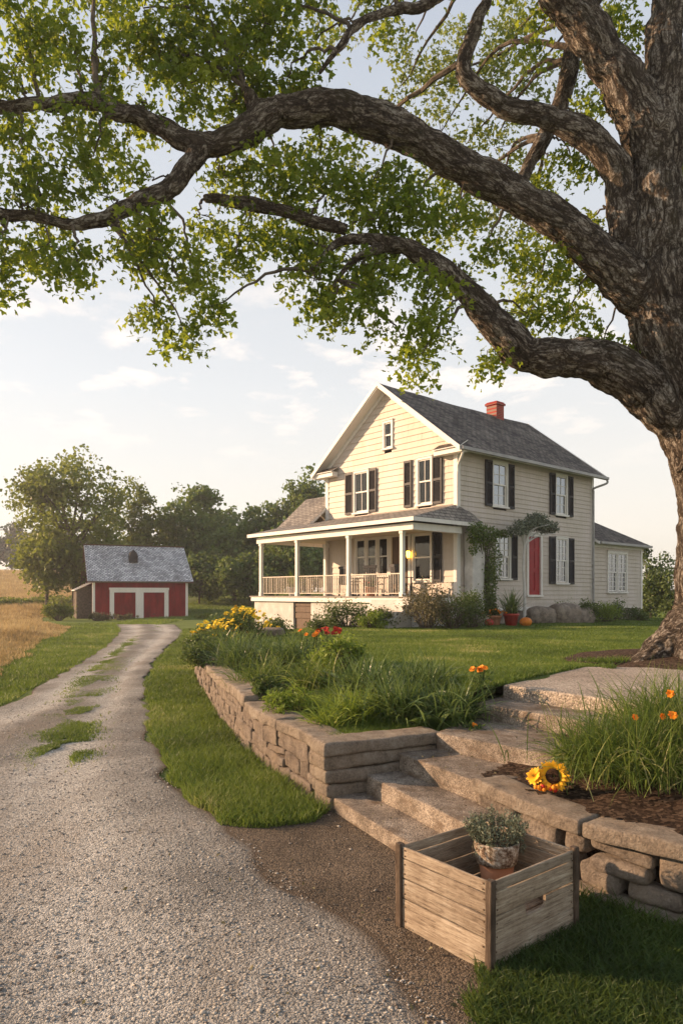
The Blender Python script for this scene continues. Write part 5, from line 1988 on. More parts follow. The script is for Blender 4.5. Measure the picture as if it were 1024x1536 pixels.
for i in range(4):
    mb = MB()
    ya = .03 + i * (LY - .06) / 4
    block(mb, (LX - .05, (LY - .06) / 4 - .006, .014), lambda V: V + np.array([LX / 2, ya + (LY - .06) / 8, .093]), r=.004, n=(12, 5, 3), amp=.002, nscale=9, seed=580 + i)
    obj('floor_board', mb, M['crate_x'], crate, smooth=True)
mb = MB()
for x in (.10, LX - .10):
    mb.box((x - .03, .03, .053), (x + .03, LY - .03, .084))
obj('floor_batten', mb, M['crate_y'], crate)

me = MB().lathe([(.0045, 0), (.0045, .0015), (.003, .0022)], 8).mesh('nail')
me.materials.append(M['brown_wood'])
for i, (z0, z1) in enumerate(rows):
    for x in (.045, LX - .045):
        for zz in (z0 + .25 * (z1 - z0), z0 + .75 * (z1 - z0)):
            o = obj('nail', me, None, crate)
            o.location = (x + rr.uniform(-.004, .004), .0025, zz)
            o.rotation_euler = (math.pi / 2, 0, 0)
for i, (z0, z1) in enumerate(rows_l):
    for y in (.045, LY - .045):
        for zz in (z0 + .25 * (z1 - z0), z0 + .75 * (z1 - z0)):
            o = obj('nail', me, None, crate)
            o.location = (.0025, y + rr.uniform(-.004, .004), zz)
            o.rotation_euler = (0, -math.pi / 2, 0)
pc, ps = math.cos(CR), math.sin(CR)
px_, py_ = .49, .365
pot_xy = (.662 + pc * px_ - ps * py_, 3.11 + ps * px_ + pc * py_)
herb = thing('potted_herb', (pot_xy[0], pot_xy[1], .104), .4, 'terracotta pot with crusted rim and grey green herb standing inside the wooden crate', 'potted plant')
mb = MB()
prof = [(.066, 0), (.070, .004), (.094, .185), (.090, .185), (.088, .18)]
mb.lathe(prof, 40)
pot = obj('pot', mb, M['terracotta'], herb, smooth=True)
mb = MB()
rimp = [(.094, .178), (.105, .180), (.109, .20), (.117, .268), (.118, .285), (.113, .292), (.103, .290), (.098, .262), (.0, .258)]
mb.lathe(rimp, 48)
me = mb.mesh('rim')
co = np.zeros(len(me.vertices) * 3, np.float32)
me.vertices.foreach_get('co', co)
co = co.reshape(-1, 3)
co[:, :2] *= 1 + .012 * fbm(co * 60, 4)[:, None]
me.vertices.foreach_set('co', co.ravel())
obj('rim', me, M['crust'], pot, smooth=True)
mb = MB()
st = MB()
for k in range(95):
    a = R.random() * 6.28
    rad = .02 + .08 * R.random() ** .5
    tip = np.array([math.cos(a) * rad * 1.75, math.sin(a) * rad * 1.6, .30 + .155 * (1 - (rad / .125) ** 2 * .75) * (.6 + .5 * R.random())])
    b = np.array([math.cos(a) * rad * .5, math.sin(a) * rad * .5, .255])
    m = (b + tip) / 2 + np.array([math.cos(a), math.sin(a), 0]) * .015
    Q = catmull([b, m, tip], 6)
    st.tube(Q, np.linspace(.002, .0008, len(Q)), 4, cap=False)
    n = 46
    t_ = .25 + .8 * R.random(n)
    P = np.array([np.interp(t_ * (len(Q) - 1), range(len(Q)), Q[:, c]) for c in range(3)]).T + R.normal(size=(n, 3)) * .006
    leaves(mb, P, .0135, 1, 0, None, .5)
for k in range(16):  # trailing sprigs over the rim
    a = R.random() * 6.28
    b = np.array([math.cos(a) * .09, math.sin(a) * .09, .28])
    tip = np.array([math.cos(a) * .145, math.sin(a) * .145, .20 + .07 * R.random()])
    m = np.array([math.cos(a) * .135, math.sin(a) * .135, .295])
    Q = catmull([b, m, tip], 6)
    st.tube(Q, .0012, 4, cap=False)
    P = Q[R.integers(2, len(Q), 30)] + R.normal(size=(30, 3)) * .007
    leaves(mb, P, .012, 1, 0, None, .5)
obj('stem', st, M['brown_wood'], herb)
obj('foliage', mb, M['leaf_herb'], herb)

# ------------------------------------------------------------------ flowers
def petal_ring(mb, n, r0, r1, w, tilt, z, jit=.12, seed=0):
    rg = random.Random(seed)
    for k in range(n):
        a = 2 * math.pi * k / n + rg.uniform(-jit, jit)
        L = r1 * rg.uniform(.88, 1.08)
        pts = []
        for s, ww in ((0, .35), (.35, .95), (.7, .9), (1.0, .08)):
            rad = r0 + (L - r0) * s
            zz = z + math.sin(tilt) * (L - r0) * s - .12 * (L - r0) * s * s
            for sg in (-1, 1):
                pts.append((rad * math.cos(a) - sg * ww * w / 2 * math.sin(a), rad * math.sin(a) + sg * ww * w / 2 * math.cos(a), zz + abs(sg) * .04 * w * (1 if ww > .5 else 0)))
        mb.poly(np.array(pts), [(0, 1, 3, 2), (2, 3, 5, 4), (4, 5, 7, 6)])


def orient(v, n_):
    """rotate local z to n_"""
    n_ = np.array(n_, float)
    n_ /= np.linalg.norm(n_)
    a = np.cross([0, 0, 1.0], n_)
    if np.linalg.norm(a) < 1e-6:
        a = np.array([1.0, 0, 0])
    a /= np.linalg.norm(a)
    b = np.cross(n_, a)
    return v[:, :1] * a + v[:, 1:2] * b + v[:, 2:3] * n_


def placed(mb, nrm_, off):
    V = np.concatenate(mb.V)
    mb.V = [orient(V, nrm_) + np.array(off)]
    return mb


bq = thing('sunflower_posy', (1.36, 4.52, .425), 0, 'sunflower posy with orange berries lying on the step beside the wall cap', 'flowers')
fc = (-.32, -.93, .22)
mb = MB()
petal_ring(mb, 21, .040, .106, .024, .22, 0, seed=1)
petal_ring(mb, 19, .040, .098, .024, .42, .006, seed=2)
petal_ring(mb, 17, .038, .080, .020, .62, .010, seed=6)
obj('petal', placed(mb, fc, (.0, -.02, .10)), M['petal_yellow'], bq)
mb = MB()
mb.lathe([(.045, -.004), (.053, .006), (.046, .022), (.026, .025), (.0, .018)], 24)
obj('flower_centre', placed(mb, fc, (.0, -.02, .10)), M['seed_dark'], bq, smooth=True)
mb = MB()
petal_ring(mb, 14, .01, .062, .03, .5, 0, seed=4)
petal_ring(mb, 12, .0, .045, .03, .9, .006, seed=5)
obj('petal', placed(mb, (-.7, -.6, .5), (-.10, .02, .085)), M['petal_yellow'], bq)
berries = []
for k in range(26):
    a, rad = R.random() * 6.28, R.random() ** .5
    p = (-.05 + .075 * math.cos(a) * rad, -.06 + .03 * math.sin(a), .008 + .026 * R.random() + .012)
    mb = MB()
    s = .010 + .008 * R.random()
    mb.lathe([(.0, -s), (s * .7, -s * .7), (s, 0), (s * .7, s * .7), (0, s)], 8, p)
    obj('berry', mb, M['petal_orange'] if k % 3 else M['petal_red'], bq, smooth=True)
mb = MB()
P = np.column_stack([R.normal(size=60) * .05 - .03, R.normal(size=60) * .02 + .02, .03 + .06 * R.random(60)])
leaves(mb, P, .06, 1, .2)
obj('foliage', mb, M['strap'], bq)
mb = MB()
for k in range(5):
    mb.tube(catmull([(0, -.02, .08), (.03, .03, .05), (.10 + .02 * k, .06 + .01 * k, .015)], 4), .004, 6)
obj('stem', mb, M['strap'], bq)


def strap_plant(name, label, cat, x, y, z, n, L, w, lift, mat, r=.1, droop=.75, group=None, seg=6, dirbias=None):
    t = thing(name, (x, y, z), 0, label, cat, group)
    mb = MB()
    a = R.random(n) * 6.28
    P = np.column_stack([R.normal(size=n) * r * .5, R.normal(size=n) * r * .5, np.full(n, -.02)])
    d = np.column_stack([np.cos(a), np.sin(a), np.zeros(n)])
    lf = np.clip(lift + .2 * R.normal(size=n), .25, .97)
    straps(mb, P, d, L * (.6 + .5 * R.random(n)), w * (.7 + .6 * R.random(n)), lf, droop * (.25 + .75 * R.random(n)) * (1.0 - .4 * (lf > .8)), seg, face=.5 * R.normal(size=n))
    obj('foliage', mb, M[mat], t)
    return t


def heads(t, pts, mat, size, n=9, nrm=None, double=True, name='flower', stem_to=None):
    mb = MB()
    petal_ring(mb, n, size * .18, size, size * .62, .35, 0, .2, 3)
    if double:
        petal_ring(mb, n, size * .1, size * .72, size * .55, .75, .004, .3, 4)
        petal_ring(mb, n - 2, size * .05, size * .45, size * .5, 1.1, .006, .3, 5)
    me = mb.mesh(name)
    me.materials.append(M[mat])
    for p in pts:
        o = obj(name, me, None, t)
        o.location = p
        v = Vector((R.normal() * .5 - .2, R.normal() * .4 - .55, .8)) if nrm is None else Vector(nrm) + Vector((R.normal() * .3, R.normal() * .3, R.normal() * .3))
        o.rotation_euler = v.to_track_quat('Z', 'Y').to_euler()
        s = .75 + .5 * R.random()
        o.scale = (s, s, s)


def stems(t, pts, z0=0, r=.004, spread=.4):
    mb = MB()
    for p in pts:
        b = (p[0] * spread, p[1] * spread, z0)
        m = ((p[0] + b[0]) / 2 * .9, (p[1] + b[1]) / 2 * .9, (p[2] + z0) / 2)
        mb.tube(catmull([b, m, p], 4), r, 5, cap=False)
    obj('stem', mb, M['strap'], t)


# bed behind the long wall: (name,label,cat,x,y,n,L,w,lift,mat,r)
def tz(x, y):
    return float(Tf(np.array([x]), np.array([y]))[0])


beds = [
    ('ornamental_grass', 'lush long bladed clump in front of the bed corner beside the top steps', 1.02, 6.42, 330, .52, .014, .74, 'strap', .26),
    ('ornamental_grass', 'broad arching green clump in the middle of the near flower bed', .52, 6.55, 340, .56, .015, .74, 'strap', .26),
    ('ornamental_grass', 'arching green clump just behind the wall corner cap stones', .12, 6.62, 300, .44, .013, .66, 'leaf_lime', .24),
    ('ornamental_grass', 'bright lime green fine clump hanging over the wall corner', -.10, 6.32, 170, .36, .010, .6, 'leaf_lime', .16),
    ('ornamental_grass', 'tall dark arching clump behind the lime green one', .25, 7.35, 300, .55, .014, .78, 'strap', .26),
    ('ornamental_grass', 'grassy clump at the back of the bed near the lawn edge', .85, 7.20, 300, .50, .012, .78, 'strap', .26),
    ('ornamental_grass', 'feathery clump under the red and orange marigolds', -.28, 8.35, 330, .52, .013, .70, 'blade', .28),
    ('ornamental_grass', 'rounded drooping clump at the bend of the long wall', -.98, 9.0, 420, .56, .012, .64, 'blade', .32),
    ('ornamental_grass', 'big rounded fountain of grass behind the raised wall caps', -1.45, 11.0, 520, .78, .016, .72, 'strap', .42),
    ('ornamental_grass', 'fountain of grass right of the big rounded one', -.70, 10.3, 420, .66, .016, .74, 'strap', .36),
    ('ornamental_grass', 'loose grass clump next to the yellow flowered shrubs', -1.9, 12.9, 420, .72, .018, .74, 'strap', .40),
]
for (nm, lb, x, y, n, L, w, lift, mt, r) in beds:
    strap_plant(nm, lb, 'grass clump', x, y, tz(x, y), int(n * 1.15), L * 1.0, w * 1.15, lift - .10, mt, r, droop=.55, group='arching grass clumps in the flower bed')


def shrub(name, label, x, y, z, w, d, h, n, leaf, mat, cat='shrub', group=None, stem=True, seed=None, lumps=9, wid=.6, rag=.16, up=0.0):
    t = thing(name, (x, y, z), 0, label, cat, group)
    mb = MB()
    st = MB()
    C = []
    for k in range(lumps):
        a = R.random() * 6.28
        q = R.random() ** .5
        C.append(np.array([math.cos(a) * q * w / 2 * .8, math.sin(a) * q * d / 2 * .8, h * (.25 + .6 * R.random() * (1 - .5 * q * q))]))
    ncl = n // 24
    ci = R.integers(0, lumps, ncl)
    cc = np.array(C)[ci]
    rr_ = np.array([w, d, h]) * .24
    cen = cc + rand_dirs(ncl) * (R.random(ncl) ** .4)[:, None] * rr_
    cen[:, 2] = np.clip(cen[:, 2], .04, h * 1.05)
    P = (cen[:, None] + R.normal(size=(ncl, 24, 3)) * rag * min(w, h) * .5).reshape(-1, 3)
    P[:, 2] = np.abs(P[:, 2])
    tone = np.repeat(R.random(ncl), 24) * .5 + R.random(ncl * 24) * .5
    leaves(mb, P, leaf, 1, -up, tone, wid)
    for c in cen[::max(1, ncl // 40)]:
        st.tube([(c[0] * .15, c[1] * .15, -.03), c * [.6, .6, .55], c], [.012 * h, .008 * h, .003], 5, cap=False)
    obj('foliage', mb, M[mat], t)
    obj('stem', st, M['bark_far'], t)
    return t


shrub('fern', 'yellow green ferny plant spilling beside the wall corner', -.42, 6.98, tz(-.4, 7), .60, .5, .28, 1500, .05, 'leaf_lime', 'fern', wid=.28)
shrub('leafy_plant', 'small dark leafed plant tucked behind the wall bend', -.78, 7.6, tz(-.7, 7.7), .5, .45, .25, 1200, .045, 'leaf_shrub', 'plant')
shrub('leafy_plant', 'low green mound between the fern and the wall caps', -.9, 8.25, tz(-.9, 8.3), .5, .45, .24, 1200, .04, 'leaf_shrub', 'plant')
shrub('leafy_plant', 'bushy plant behind the orange marigold in the flower bed', -.05, 8.9, tz(0, 9), .7, .6, .5, 1700, .05, 'leaf_lime', 'plant')
shrub('leafy_plant', 'dark bushy plant at the far bend of the long wall', -2.2, 11.6, tz(-2, 11.9), .9, .9, .5, 2600, .05, 'leaf_shrub', 'plant')
shrub('leafy_plant', 'silvery mound in front of the yellow flowered shrubs', -2.45, 13.4, tz(-2.3, 13.4), 1.1, .9, .5, 2600, .05, 'leaf_shrub', 'plant')
# hosta leaves near the steps
t = thing('hosta', (.86, 6.14, tz(.86, 6.2)), 0, 'broad heart leaved plant hugging the corner by the stone steps', 'plant')
mb = MB()
n = 26
a = R.random(n) * 6.28
P = np.zeros((n, 3))
straps(mb, P + R.normal(size=(n, 3)) * [.10, .05, .01], np.column_stack([np.cos(a), np.sin(a), a * 0]), .20 + .12 * R.random(n), .085 + .03 * R.random(n), np.clip(.6 + .15 * R.normal(size=n), .3, .9), .45 * R.random(n), 6, face=.4 * R.normal(size=n))
obj('foliage', mb, M['strap'], t)


def marigold(label, x, y, z, h, n, mat, s, group=None, bush=True, spread=.1):
    t = thing('marigold', (x, y, z), 0, label, 'flower', group)
    pts = [(R.normal() * spread, R.normal() * spread * .7, h * (.85 + .2 * R.random())) for _ in range(n)]
    heads(t, pts, mat, s)
    stems(t, pts, -.02)
    if bush:
        mb = MB()
        P = np.column_stack([R.normal(size=220) * spread * 1.1, R.normal(size=220) * spread, h * .85 * R.random(220)])
        leaves(mb, P, .05, 1, 0, None, .3)
        obj('foliage', mb, M['strap'], t)
    return t


marigold('orange marigold at the top left end of the stone steps', 1.30, 6.62, tz(1.3, 6.7), .20, 7, 'petal_orange', .032, spread=.05)
marigold('tiny orange marigold low beside the third step riser', 1.13, 6.02, .50, .07, 3, 'petal_orange', .026, spread=.035)
marigold('deep red marigolds standing up from the middle of the long bed', -.18, 9.25, tz(-.2, 9.2), .56, 9, 'petal_red', .045, spread=.07)
marigold('orange marigolds just left of the deep red ones', -.42, 9.35, tz(-.4, 9.3), .58, 6, 'petal_orange', .038, spread=.07)

# yellow flowered shrubs at the far end of the wall
for (lb, x, y, w, h, n) in (('yellow flowered shrub at the far left end of the stone wall', -2.70, 15.0, 1.2, .62, 60),
                            ('yellow flowered shrub second from the end of the stone wall', -2.35, 16.4, 1.3, .80, 60),
                            ('largest yellow flowered shrub below the porch corner', -2.35, 18.2, 1.5, .95, 46)):
    t = shrub('flowering_shrub', lb, x, y, tz(x, y) - .03, w, w * .8, h, 3000, .055, 'leaf_shrub', 'shrub', 'yellow flowered shrubs by the wall end')
    pts = []
    for _ in range(n):
        a, q = R.random() * 6.28, R.random() ** .5
        pts.append((math.cos(a) * q * w * .5, math.sin(a) * q * w * .42, h * (1.08 - .55 * q * q) + .05 * R.normal()))
    heads(t, pts, 'petal_lemon', .055, 8, double=True)
shrub('leafy_plant', 'green shrub with a few yellow tips right of the largest yellow flowered one', -1.65, 19.0, tz(-1.6, 19), 1.5, 1.0, .75, 2800, .06, 'leaf_shrub', 'plant')
# rock / stump
t = MB()
block(t, (.62, .5, .34), lambda V: V + np.array([-1.75, 17.2, tz(-1.75, 17.2) + .12]), r=.09, n=(8, 7, 6), amp=.05, nscale=3, seed=77)
me = t.mesh('boulder')
tag(obj('boulder', me, M['stone_warm'], smooth=True), 'squat brown boulder beside the yellow flowered shrubs', 'boulder')

# clump on the right bed with orange flowers
for (lb, x, y, n, L) in (('tall fine bladed grass clump with orange flowers on the mulch bed', 1.95, 4.62, 2600, .52), ('grass clump at the right edge behind the orange flowered one', 2.45, 4.95, 1900, .62)):
    z = min(.7, float(Bf(np.array([x]), np.array([y]))[0]))
    t = strap_plant('ornamental_grass', lb, 'grass clump', x, y, z - .03, n, L, .0085, .68, 'blade', .42, droop=.62, group='fine grass clumps on the mulch bed')
    if n == 2600:
        pts = [(.05, -.25, .40), (.10, -.28, .41), (-.10, -.2, .385), (.17, -.1, .52), (-.2, .1, .37), (.02, -.1, .53)]
        heads(t, pts[:4], 'petal_orange', .026, 8, nrm=(-.2, -.8, .5))
        stems(t, pts[:4], 0, .002, .3)
strap_plant('ornamental_grass', 'low young grass tuft under the sunflower side of the fine clump', 'grass clump', 1.62, 4.72, .52, 260, .34, .007, .78, 'blade', .14, droop=.8, group='fine grass clumps on the mulch bed')

# ------------------------------------------------------------------ planting round the house
def lawn_at(px, d):
    x = (px - 512) * d / F_PX
    return x, d, tz(x, d)


SHR = [('rounded leafy shrub with yellow tips below the porch railing', 520, 21.0, 1.5, 1.1, 1.05, 'leaf_shrub', 3200),
       ('low shrub of yellow leaves left of the porch steps', 560, 20.5, 1.0, .8, .62, 'leaf_lime', 1800),
       ('dark green shrub between the yellow leaved one and the tall olive one', 574, 20.9, .8, .7, .7, 'leaf_shrub', 1700),
       ('low dark ground plant beneath the porch hatch', 480, 21.5, 1.1, .7, .5, 'leaf_shrub', 1500),
       ('tall airy olive shrub in front of the porch corner post', 640, 20.4, 1.5, 1.2, 1.5, 'leaf_olive', 4200),
       ('dark bushy shrub right of the tall olive one', 678, 20.6, 1.5, 1.2, 1.30, 'leaf_shrub', 3600),
       ('round grey green shrub touching the stucco pier', 706, 21.0, 1.0, .9, 1.15, 'leaf_shrub', 2400),
       ('small dark shrub under the right ground floor window', 848, 25.8, .8, .6, .95, 'leaf_dark', 1500),
       ('spreading bright green shrub right of the boulders', 908, 26.6, 2.3, 1.2, .85, 'leaf_lime', 3600),
       ('small rounded dark shrub under the wing window', 925, 29.2, .9, .7, 1.0, 'leaf_dark', 1500),
       ('leafy plant just left of the spreading bright shrub', 876, 26.0, 1.0, .8, .95, 'leaf_shrub', 1900),
       ('low green shrub at the far corner of the rear wing', 948, 28.2, 1.3, .9, .6, 'leaf_shrub', 1800)]
for (lb, px, d, w, dd, h, mt, n) in SHR:
    x, y, z = lawn_at(px, d)
    shrub('shrub', lb, x, y, z - .05, w, dd, h, n, .06, mt, 'shrub', 'shrubs planted round the farmhouse', rag=.2)
# boulders along the foundation
for i, (lb, px, d, w, h) in enumerate((('flat dark boulder under the red door', 812, 25.0, 1.1, .72), ('largest rounded brown boulder at the foundation', 845, 25.3, 1.25, .85), ('smaller boulder right of the largest rounded one', 872, 25.9, .95, .75), ('low pale boulder beside the flower pots', 713, 22.6, .9, .4))):
    x, y, z = lawn_at(px, d)
    mb = MB()
    block(mb, (w, .7, h), lambda V: V, r=min(w, .7, h) * .4, n=(10, 8, 8), amp=.09, nscale=2.2, seed=90 + i)
    o = obj('boulder', mb, M['fieldstone'], None, smooth=True)
    o.location = (x, y, z + h * .32)
    o.rotation_euler = (0, 0, HR - math.pi / 2 + .9 + i * .3)
    tag(o, lb, 'boulder', 'boulders at the foot of the house')

# pots, pumpkins
def ribbed(name, label, px, d, r, mat, cat, squash=.8):
    x, y, z = lawn_at(px, d)
    t = thing(name, (x, y, z), 0, label, cat)
    mb = MB()
    prof = [(r * math.sin(a) * (1 if a < 2.9 else .8) + .001, r * squash * (1 - math.cos(a))) for a in np.linspace(.1, 3.02, 14)]
    mb.lathe(prof, 40, wob=.06, seed=10)
    obj('fruit', mb, M[mat], t, smooth=True)
    mb = MB()
    mb.tube([(0, 0, r * squash * 1.9), (.01, 0, r * squash * 2.1), (.04, .01, r * squash * 2.35)], [.025, .018, .02], 7)
    obj('stalk', mb, M['strap'], t)


ribbed('pumpkin', 'orange pumpkin right of the flower pots on the lawn edge', 788, 22.6, .19, 'pumpkin', 'pumpkin')
ribbed('pumpkin', 'small red squash left of the flower pots', 733, 22.4, .15, 'red_glaze', 'squash')


def planter(label, px, d, r, h, mat, mats, fl, ph, z=None, x=None):
    if z is None:
        x, y, z = lawn_at(px, d)
    else:
        y = d
    t = thing('potted_plant', (x, y, z), 0, label, 'potted plant')
    mb = MB()
    mb.lathe([(r * .7, 0), (r * .74, .01), (r * .98, h * .8), (r * 1.08, h * .82), (r * 1.1, h), (r * .98, h), (r * .95, h * .9), (0, h * .88)], 24)
    obj('pot', mb, M[mat], t, smooth=True)
    mb = MB()
    n = 160
    a = R.random(n) * 6.28
    straps(mb, np.column_stack([R.normal(size=n) * r * .3, R.normal(size=n) * r * .3, np.full(n, h * .85)]), np.column_stack([np.cos(a), np.sin(a), a * 0]), ph * (.6 + .5 * R.random(n)), .03 + .02 * R.random(n), np.clip(.72 + .2 * R.normal(size=n), .3, .95), .6 * R.random(n), 5)
    obj('foliage', mb, M[mats], t)
    if fl:
        pts = [(R.normal() * r * .9, R.normal() * r * .7, h + ph * .35 * R.random() + .05) for _ in range(22)]
        heads(t, pts, fl, .05, 8)
    return t


planter('red glazed pot with tall strappy leaves beside the front lawn', 766, 22.8, .24, .42, 'red_glaze', 'strap', None, .95)
planter('brown pot of yellow and orange blooms under the vine', 741, 22.9, .22, .35, 'terracotta', 'leaf_shrub', 'petal_orange', .42)
x, y, z = hw(-1.5, 6.9, DZ)
planter('bright green potted fern on the porch behind the railing', 0, y, .2, .34, 'stucco', 'leaf_lime', None, .75, z, x)
x, y, z = hw(-1.9, 2.1, DZ)
planter('potted flowers standing on the porch by the front posts', 0, y, .18, .32, 'terracotta', 'leaf_shrub', 'petal_red', .4, z, x)


def chair(label, lx, ly, rz):
    x, y, z = hw(lx, ly, DZ)
    t = thing('porch_chair', (x, y, z), HR + rz, label, 'chair', 'dark chairs on the porch')
    mb = MB()
    for k in range(5):
        mb.box((-.25, -.24 + k * .098, .40), (.25, -.155 + k * .098, .425))
    obj('seat', mb, M['charcoal'], t)
    mb = MB()
    for k in range(6):
        mb.box((-.24 + k * .083, .235 + 0, .42), (-.185 + k * .083, .26, 1.0))
    mb.box((-.27, .225, .98), (.27, .27, 1.08))
    obj('backrest', mb, M['charcoal'], t)
    for sx in (-1, 1):
        mb = MB()
        mb.box((sx * .30 - .035, -.26, .62), (sx * .30 + .035, .26, .645))
        obj('armrest', mb, M['charcoal'], t)
        for sy in (-.22, .22):
            mb = MB()
            mb.box((sx * .28 - .022, sy - .022, 0), (sx * .28 + .022, sy + .022, .62))
            obj('leg', mb, M['charcoal'], t)


chair('dark slatted armchair on the porch in front of the triple window', -1.0, 4.2, math.pi / 2)
chair('dark slatted armchair on the porch near the wall lantern', -1.0, 1.6, math.pi / 2)
chair('dark slatted armchair on the porch beside the brown door', -.9, 3.0, math.pi / 2 + .25)
x, y, z = hw(-1.35, 3.6, DZ)
t = thing('side_table', (x, y, z), HR, 'small round dark table between the porch armchairs', 'table')
mb = MB(); mb.lathe([(.02, .5), (.26, .5), (.27, .51), (.26, .53), (0, .53)], 20); obj('table_top', mb, M['charcoal'], t)
mb = MB(); mb.lathe([(.18, 0), (.18, .02), (.03, .05), (.025, .499)], 12); obj('pedestal', mb, M['charcoal'], t)

# lit lamp inside the triple window
x, y, z = hw(.45, 4.45, 1.62)
t = thing('floor_lamp', (x, y, z), 0, 'lit floor lamp glowing inside the triple window behind the porch', 'lamp')
mb = MB(); mb.lathe([(.14, 0), (.14, .02), (.012, .04), (.012, 1.12), (.0, 1.12)], 12); obj('stand', mb, M['charcoal'], t)
mb = MB(); mb.lathe([(.17, .95), (.12, 1.22), (.118, 1.22), (.165, .95)], 18); obj('lamp_shade', mb, M['glow'], t)

# climbing vine by the pier
x, y, z = hw(.78, -.42, .7)
t = thing('climbing_vine', (x, y, z), HR, 'dark climbing vine covering the wall between stucco pier and side window', 'vine')
mb, st = MB(), MB()
blobs_v = [(.55, .0, 2.0, .55, .22, .8, 900), (.40, .02, 1.2, .40, .2, .9, 1100), (.45, 0, .5, .38, .2, .5, 600), (-.35, -.05, 3.0, .45, .25, .38, 700), (.15, -.05, 2.9, .6, .3, .4, 800), (-.55, -.1, 2.6, .25, .2, .4, 260), (1.1, -.05, 3.05, .5, .15, .14, 260)]
for (a, b, c, ra, rb, rc, n) in blobs_v:
    q = rand_dirs(n) * (R.random(n) ** .4)[:, None] * [ra, rb, rc] + [a, b, c]
    leaves(mb, q, .075, 1, .3, None, .7)
for k in range(5):
    st.tube(catmull([(.3 + .1 * k, .1, -.1), (.35 + .05 * k, .12, 1.2), (.1 * k, .02, 2.4), (-.3 + .3 * k, -.05, 3.05)], 6), .018, 6)
obj('foliage', mb, M['leaf_dark'], t)
obj('stem', st, M['bark_far'], t)
# small flat topped tree by the door
x, y, z = hw(2.40, -.95, .68)
t = thing('small_tree', (x, y, z), HR, 'small flat topped tree with a thin pale trunk beside the red door', 'tree')
st, mb = MB(), MB()
tp = catmull([(0, 0, -.1), (.03, 0, .9), (-.02, .02, 1.9), (.02, 0, 2.75)], 5)
st.tube(tp, np.linspace(.06, .04, len(tp)), 8)
for k in range(9):
    a = k / 9 * 6.28
    e_ = np.array([math.cos(a) * 1.0 + .6, math.sin(a) * .5, 3.25 + .15 * math.sin(3 * a)])
    st.tube(catmull([(0, 0, 2.5 + .02 * k), e_ * [.4, .4, .95], e_], 4), [.03] + [.02] * 7 + [.01], 6)
for (a, b, c, ra, rb, rc, n) in ((.65, 0, 3.40, 1.15, .55, .20, 1700), (1.45, 0, 3.28, .45, .4, .14, 450), (-.4, 0, 3.15, .5, .4, .16, 400), (.75, 0, 3.65, .55, .35, .18, 450)):
    q = rand_dirs(n) * (R.random(n) ** .4)[:, None] * [ra, rb, rc] + [a, b, c]
    leaves(mb, q, .085, 1, .2, None, .6)
obj('trunk', st, M['stucco'], t)
obj('crown', mb, M['leaf_herb'], t)

# ------------------------------------------------------------------ background trees
def H1(x, y):
    return float(Hf(np.array([x]), np.array([y]))[0])


def bt(px, d, top, wpx, label, mat='leaf_dark', n=9000, leaf=.26, **kw):
    x = (px - 512) * d / F_PX
    z = H1(x, d)
    h = CAM_Z + (HZ - top) * d / F_PX - z
    kw.setdefault('seed', int(abs(px) * 7 + d))
    return tree('tree', label, (x, d, z - .1), h, wpx * d / F_PX, n, leaf, mat, **kw)


bt(112, 53, 697, 164, 'broad open crowned tree glowing behind the left side of the barn', 'leaf_mid', 21000, .26, trunk_h=.12, lumps=26, rag=.21)
bt(70, 52, 790, 90, 'lower leafy tree tucked left of the broad open crowned one', 'leaf_mid', 5000, .25, trunk_h=.1, lumps=9)
bt(165, 54, 802, 80, 'shorter round tree directly behind the barn roof left end', 'leaf_dark', 5000, .25, trunk_h=.1, lumps=9)
bt(238, 64, 778, 84, 'sparse tree rising behind the barn roof right end', 'leaf_mid', 6000, .28, trunk_h=.1, lumps=10)
bt(302, 66, 735, 108, 'tall rounded tree right of the barn', 'leaf_dark', 19000, .36, trunk_h=.06, lumps=30, rag=.2)
bt(352, 63, 785, 80, 'dark bushy tree right of the tall rounded one', 'leaf_dark', 11000, .36, trunk_h=.05, lumps=18, rag=.22)
bt(402, 68, 752, 95, 'spreading tree left of the porch roof', 'leaf_dark', 16000, .36, trunk_h=.05, lumps=24, rag=.21)
bt(462, 66, 722, 90, 'tallest tree peeping over the porch wing roof', 'leaf_dark', 16000, .36, trunk_h=.05, lumps=24, rag=.21)
bt(440, 60, 790, 110, 'dense low tree seen through the porch posts', 'leaf_dark', 9000, .30, trunk_h=.03, lumps=14)
bt(375, 58, 822, 90, 'low dark tree behind the lawn left of the porch', 'leaf_dark', 7000, .28, trunk_h=.03, lumps=12)
bt(300, 60, 822, 90, 'low dark tree just right of the barn', 'leaf_dark', 6000, .28, trunk_h=.03, lumps=12)
bt(975, 37, 822, 62, 'young leafy tree right of the rear wing', 'leaf_shrub', 4500, .14, trunk_h=.05, lumps=12)
bt(1008, 36, 845, 50, 'bushy young tree between the rear wing and the big trunk', 'leaf_shrub', 3200, .14, trunk_h=.03, lumps=9)
k = 0
for (px, top, wpx, d, lb) in ((-30, 800, 70, 150, 'hazy far tree at the left edge beyond the wheat field'), (18, 786, 60, 152, 'hazy far rounded tree beyond the wheat field'), (55, 800, 60, 148, 'hazy far tree in the middle of the distant row'),
                              (92, 806, 56, 150, 'hazy far tree behind the broad open crowned one'), (130, 808, 60, 155, 'hazy far tree right of the broad trunk')):
    bt(px, d, top, wpx, lb, 'leaf_haze_tint', 4200, .75, trunk_h=.02, lumps=12, group='far trees beyond the wheat field')
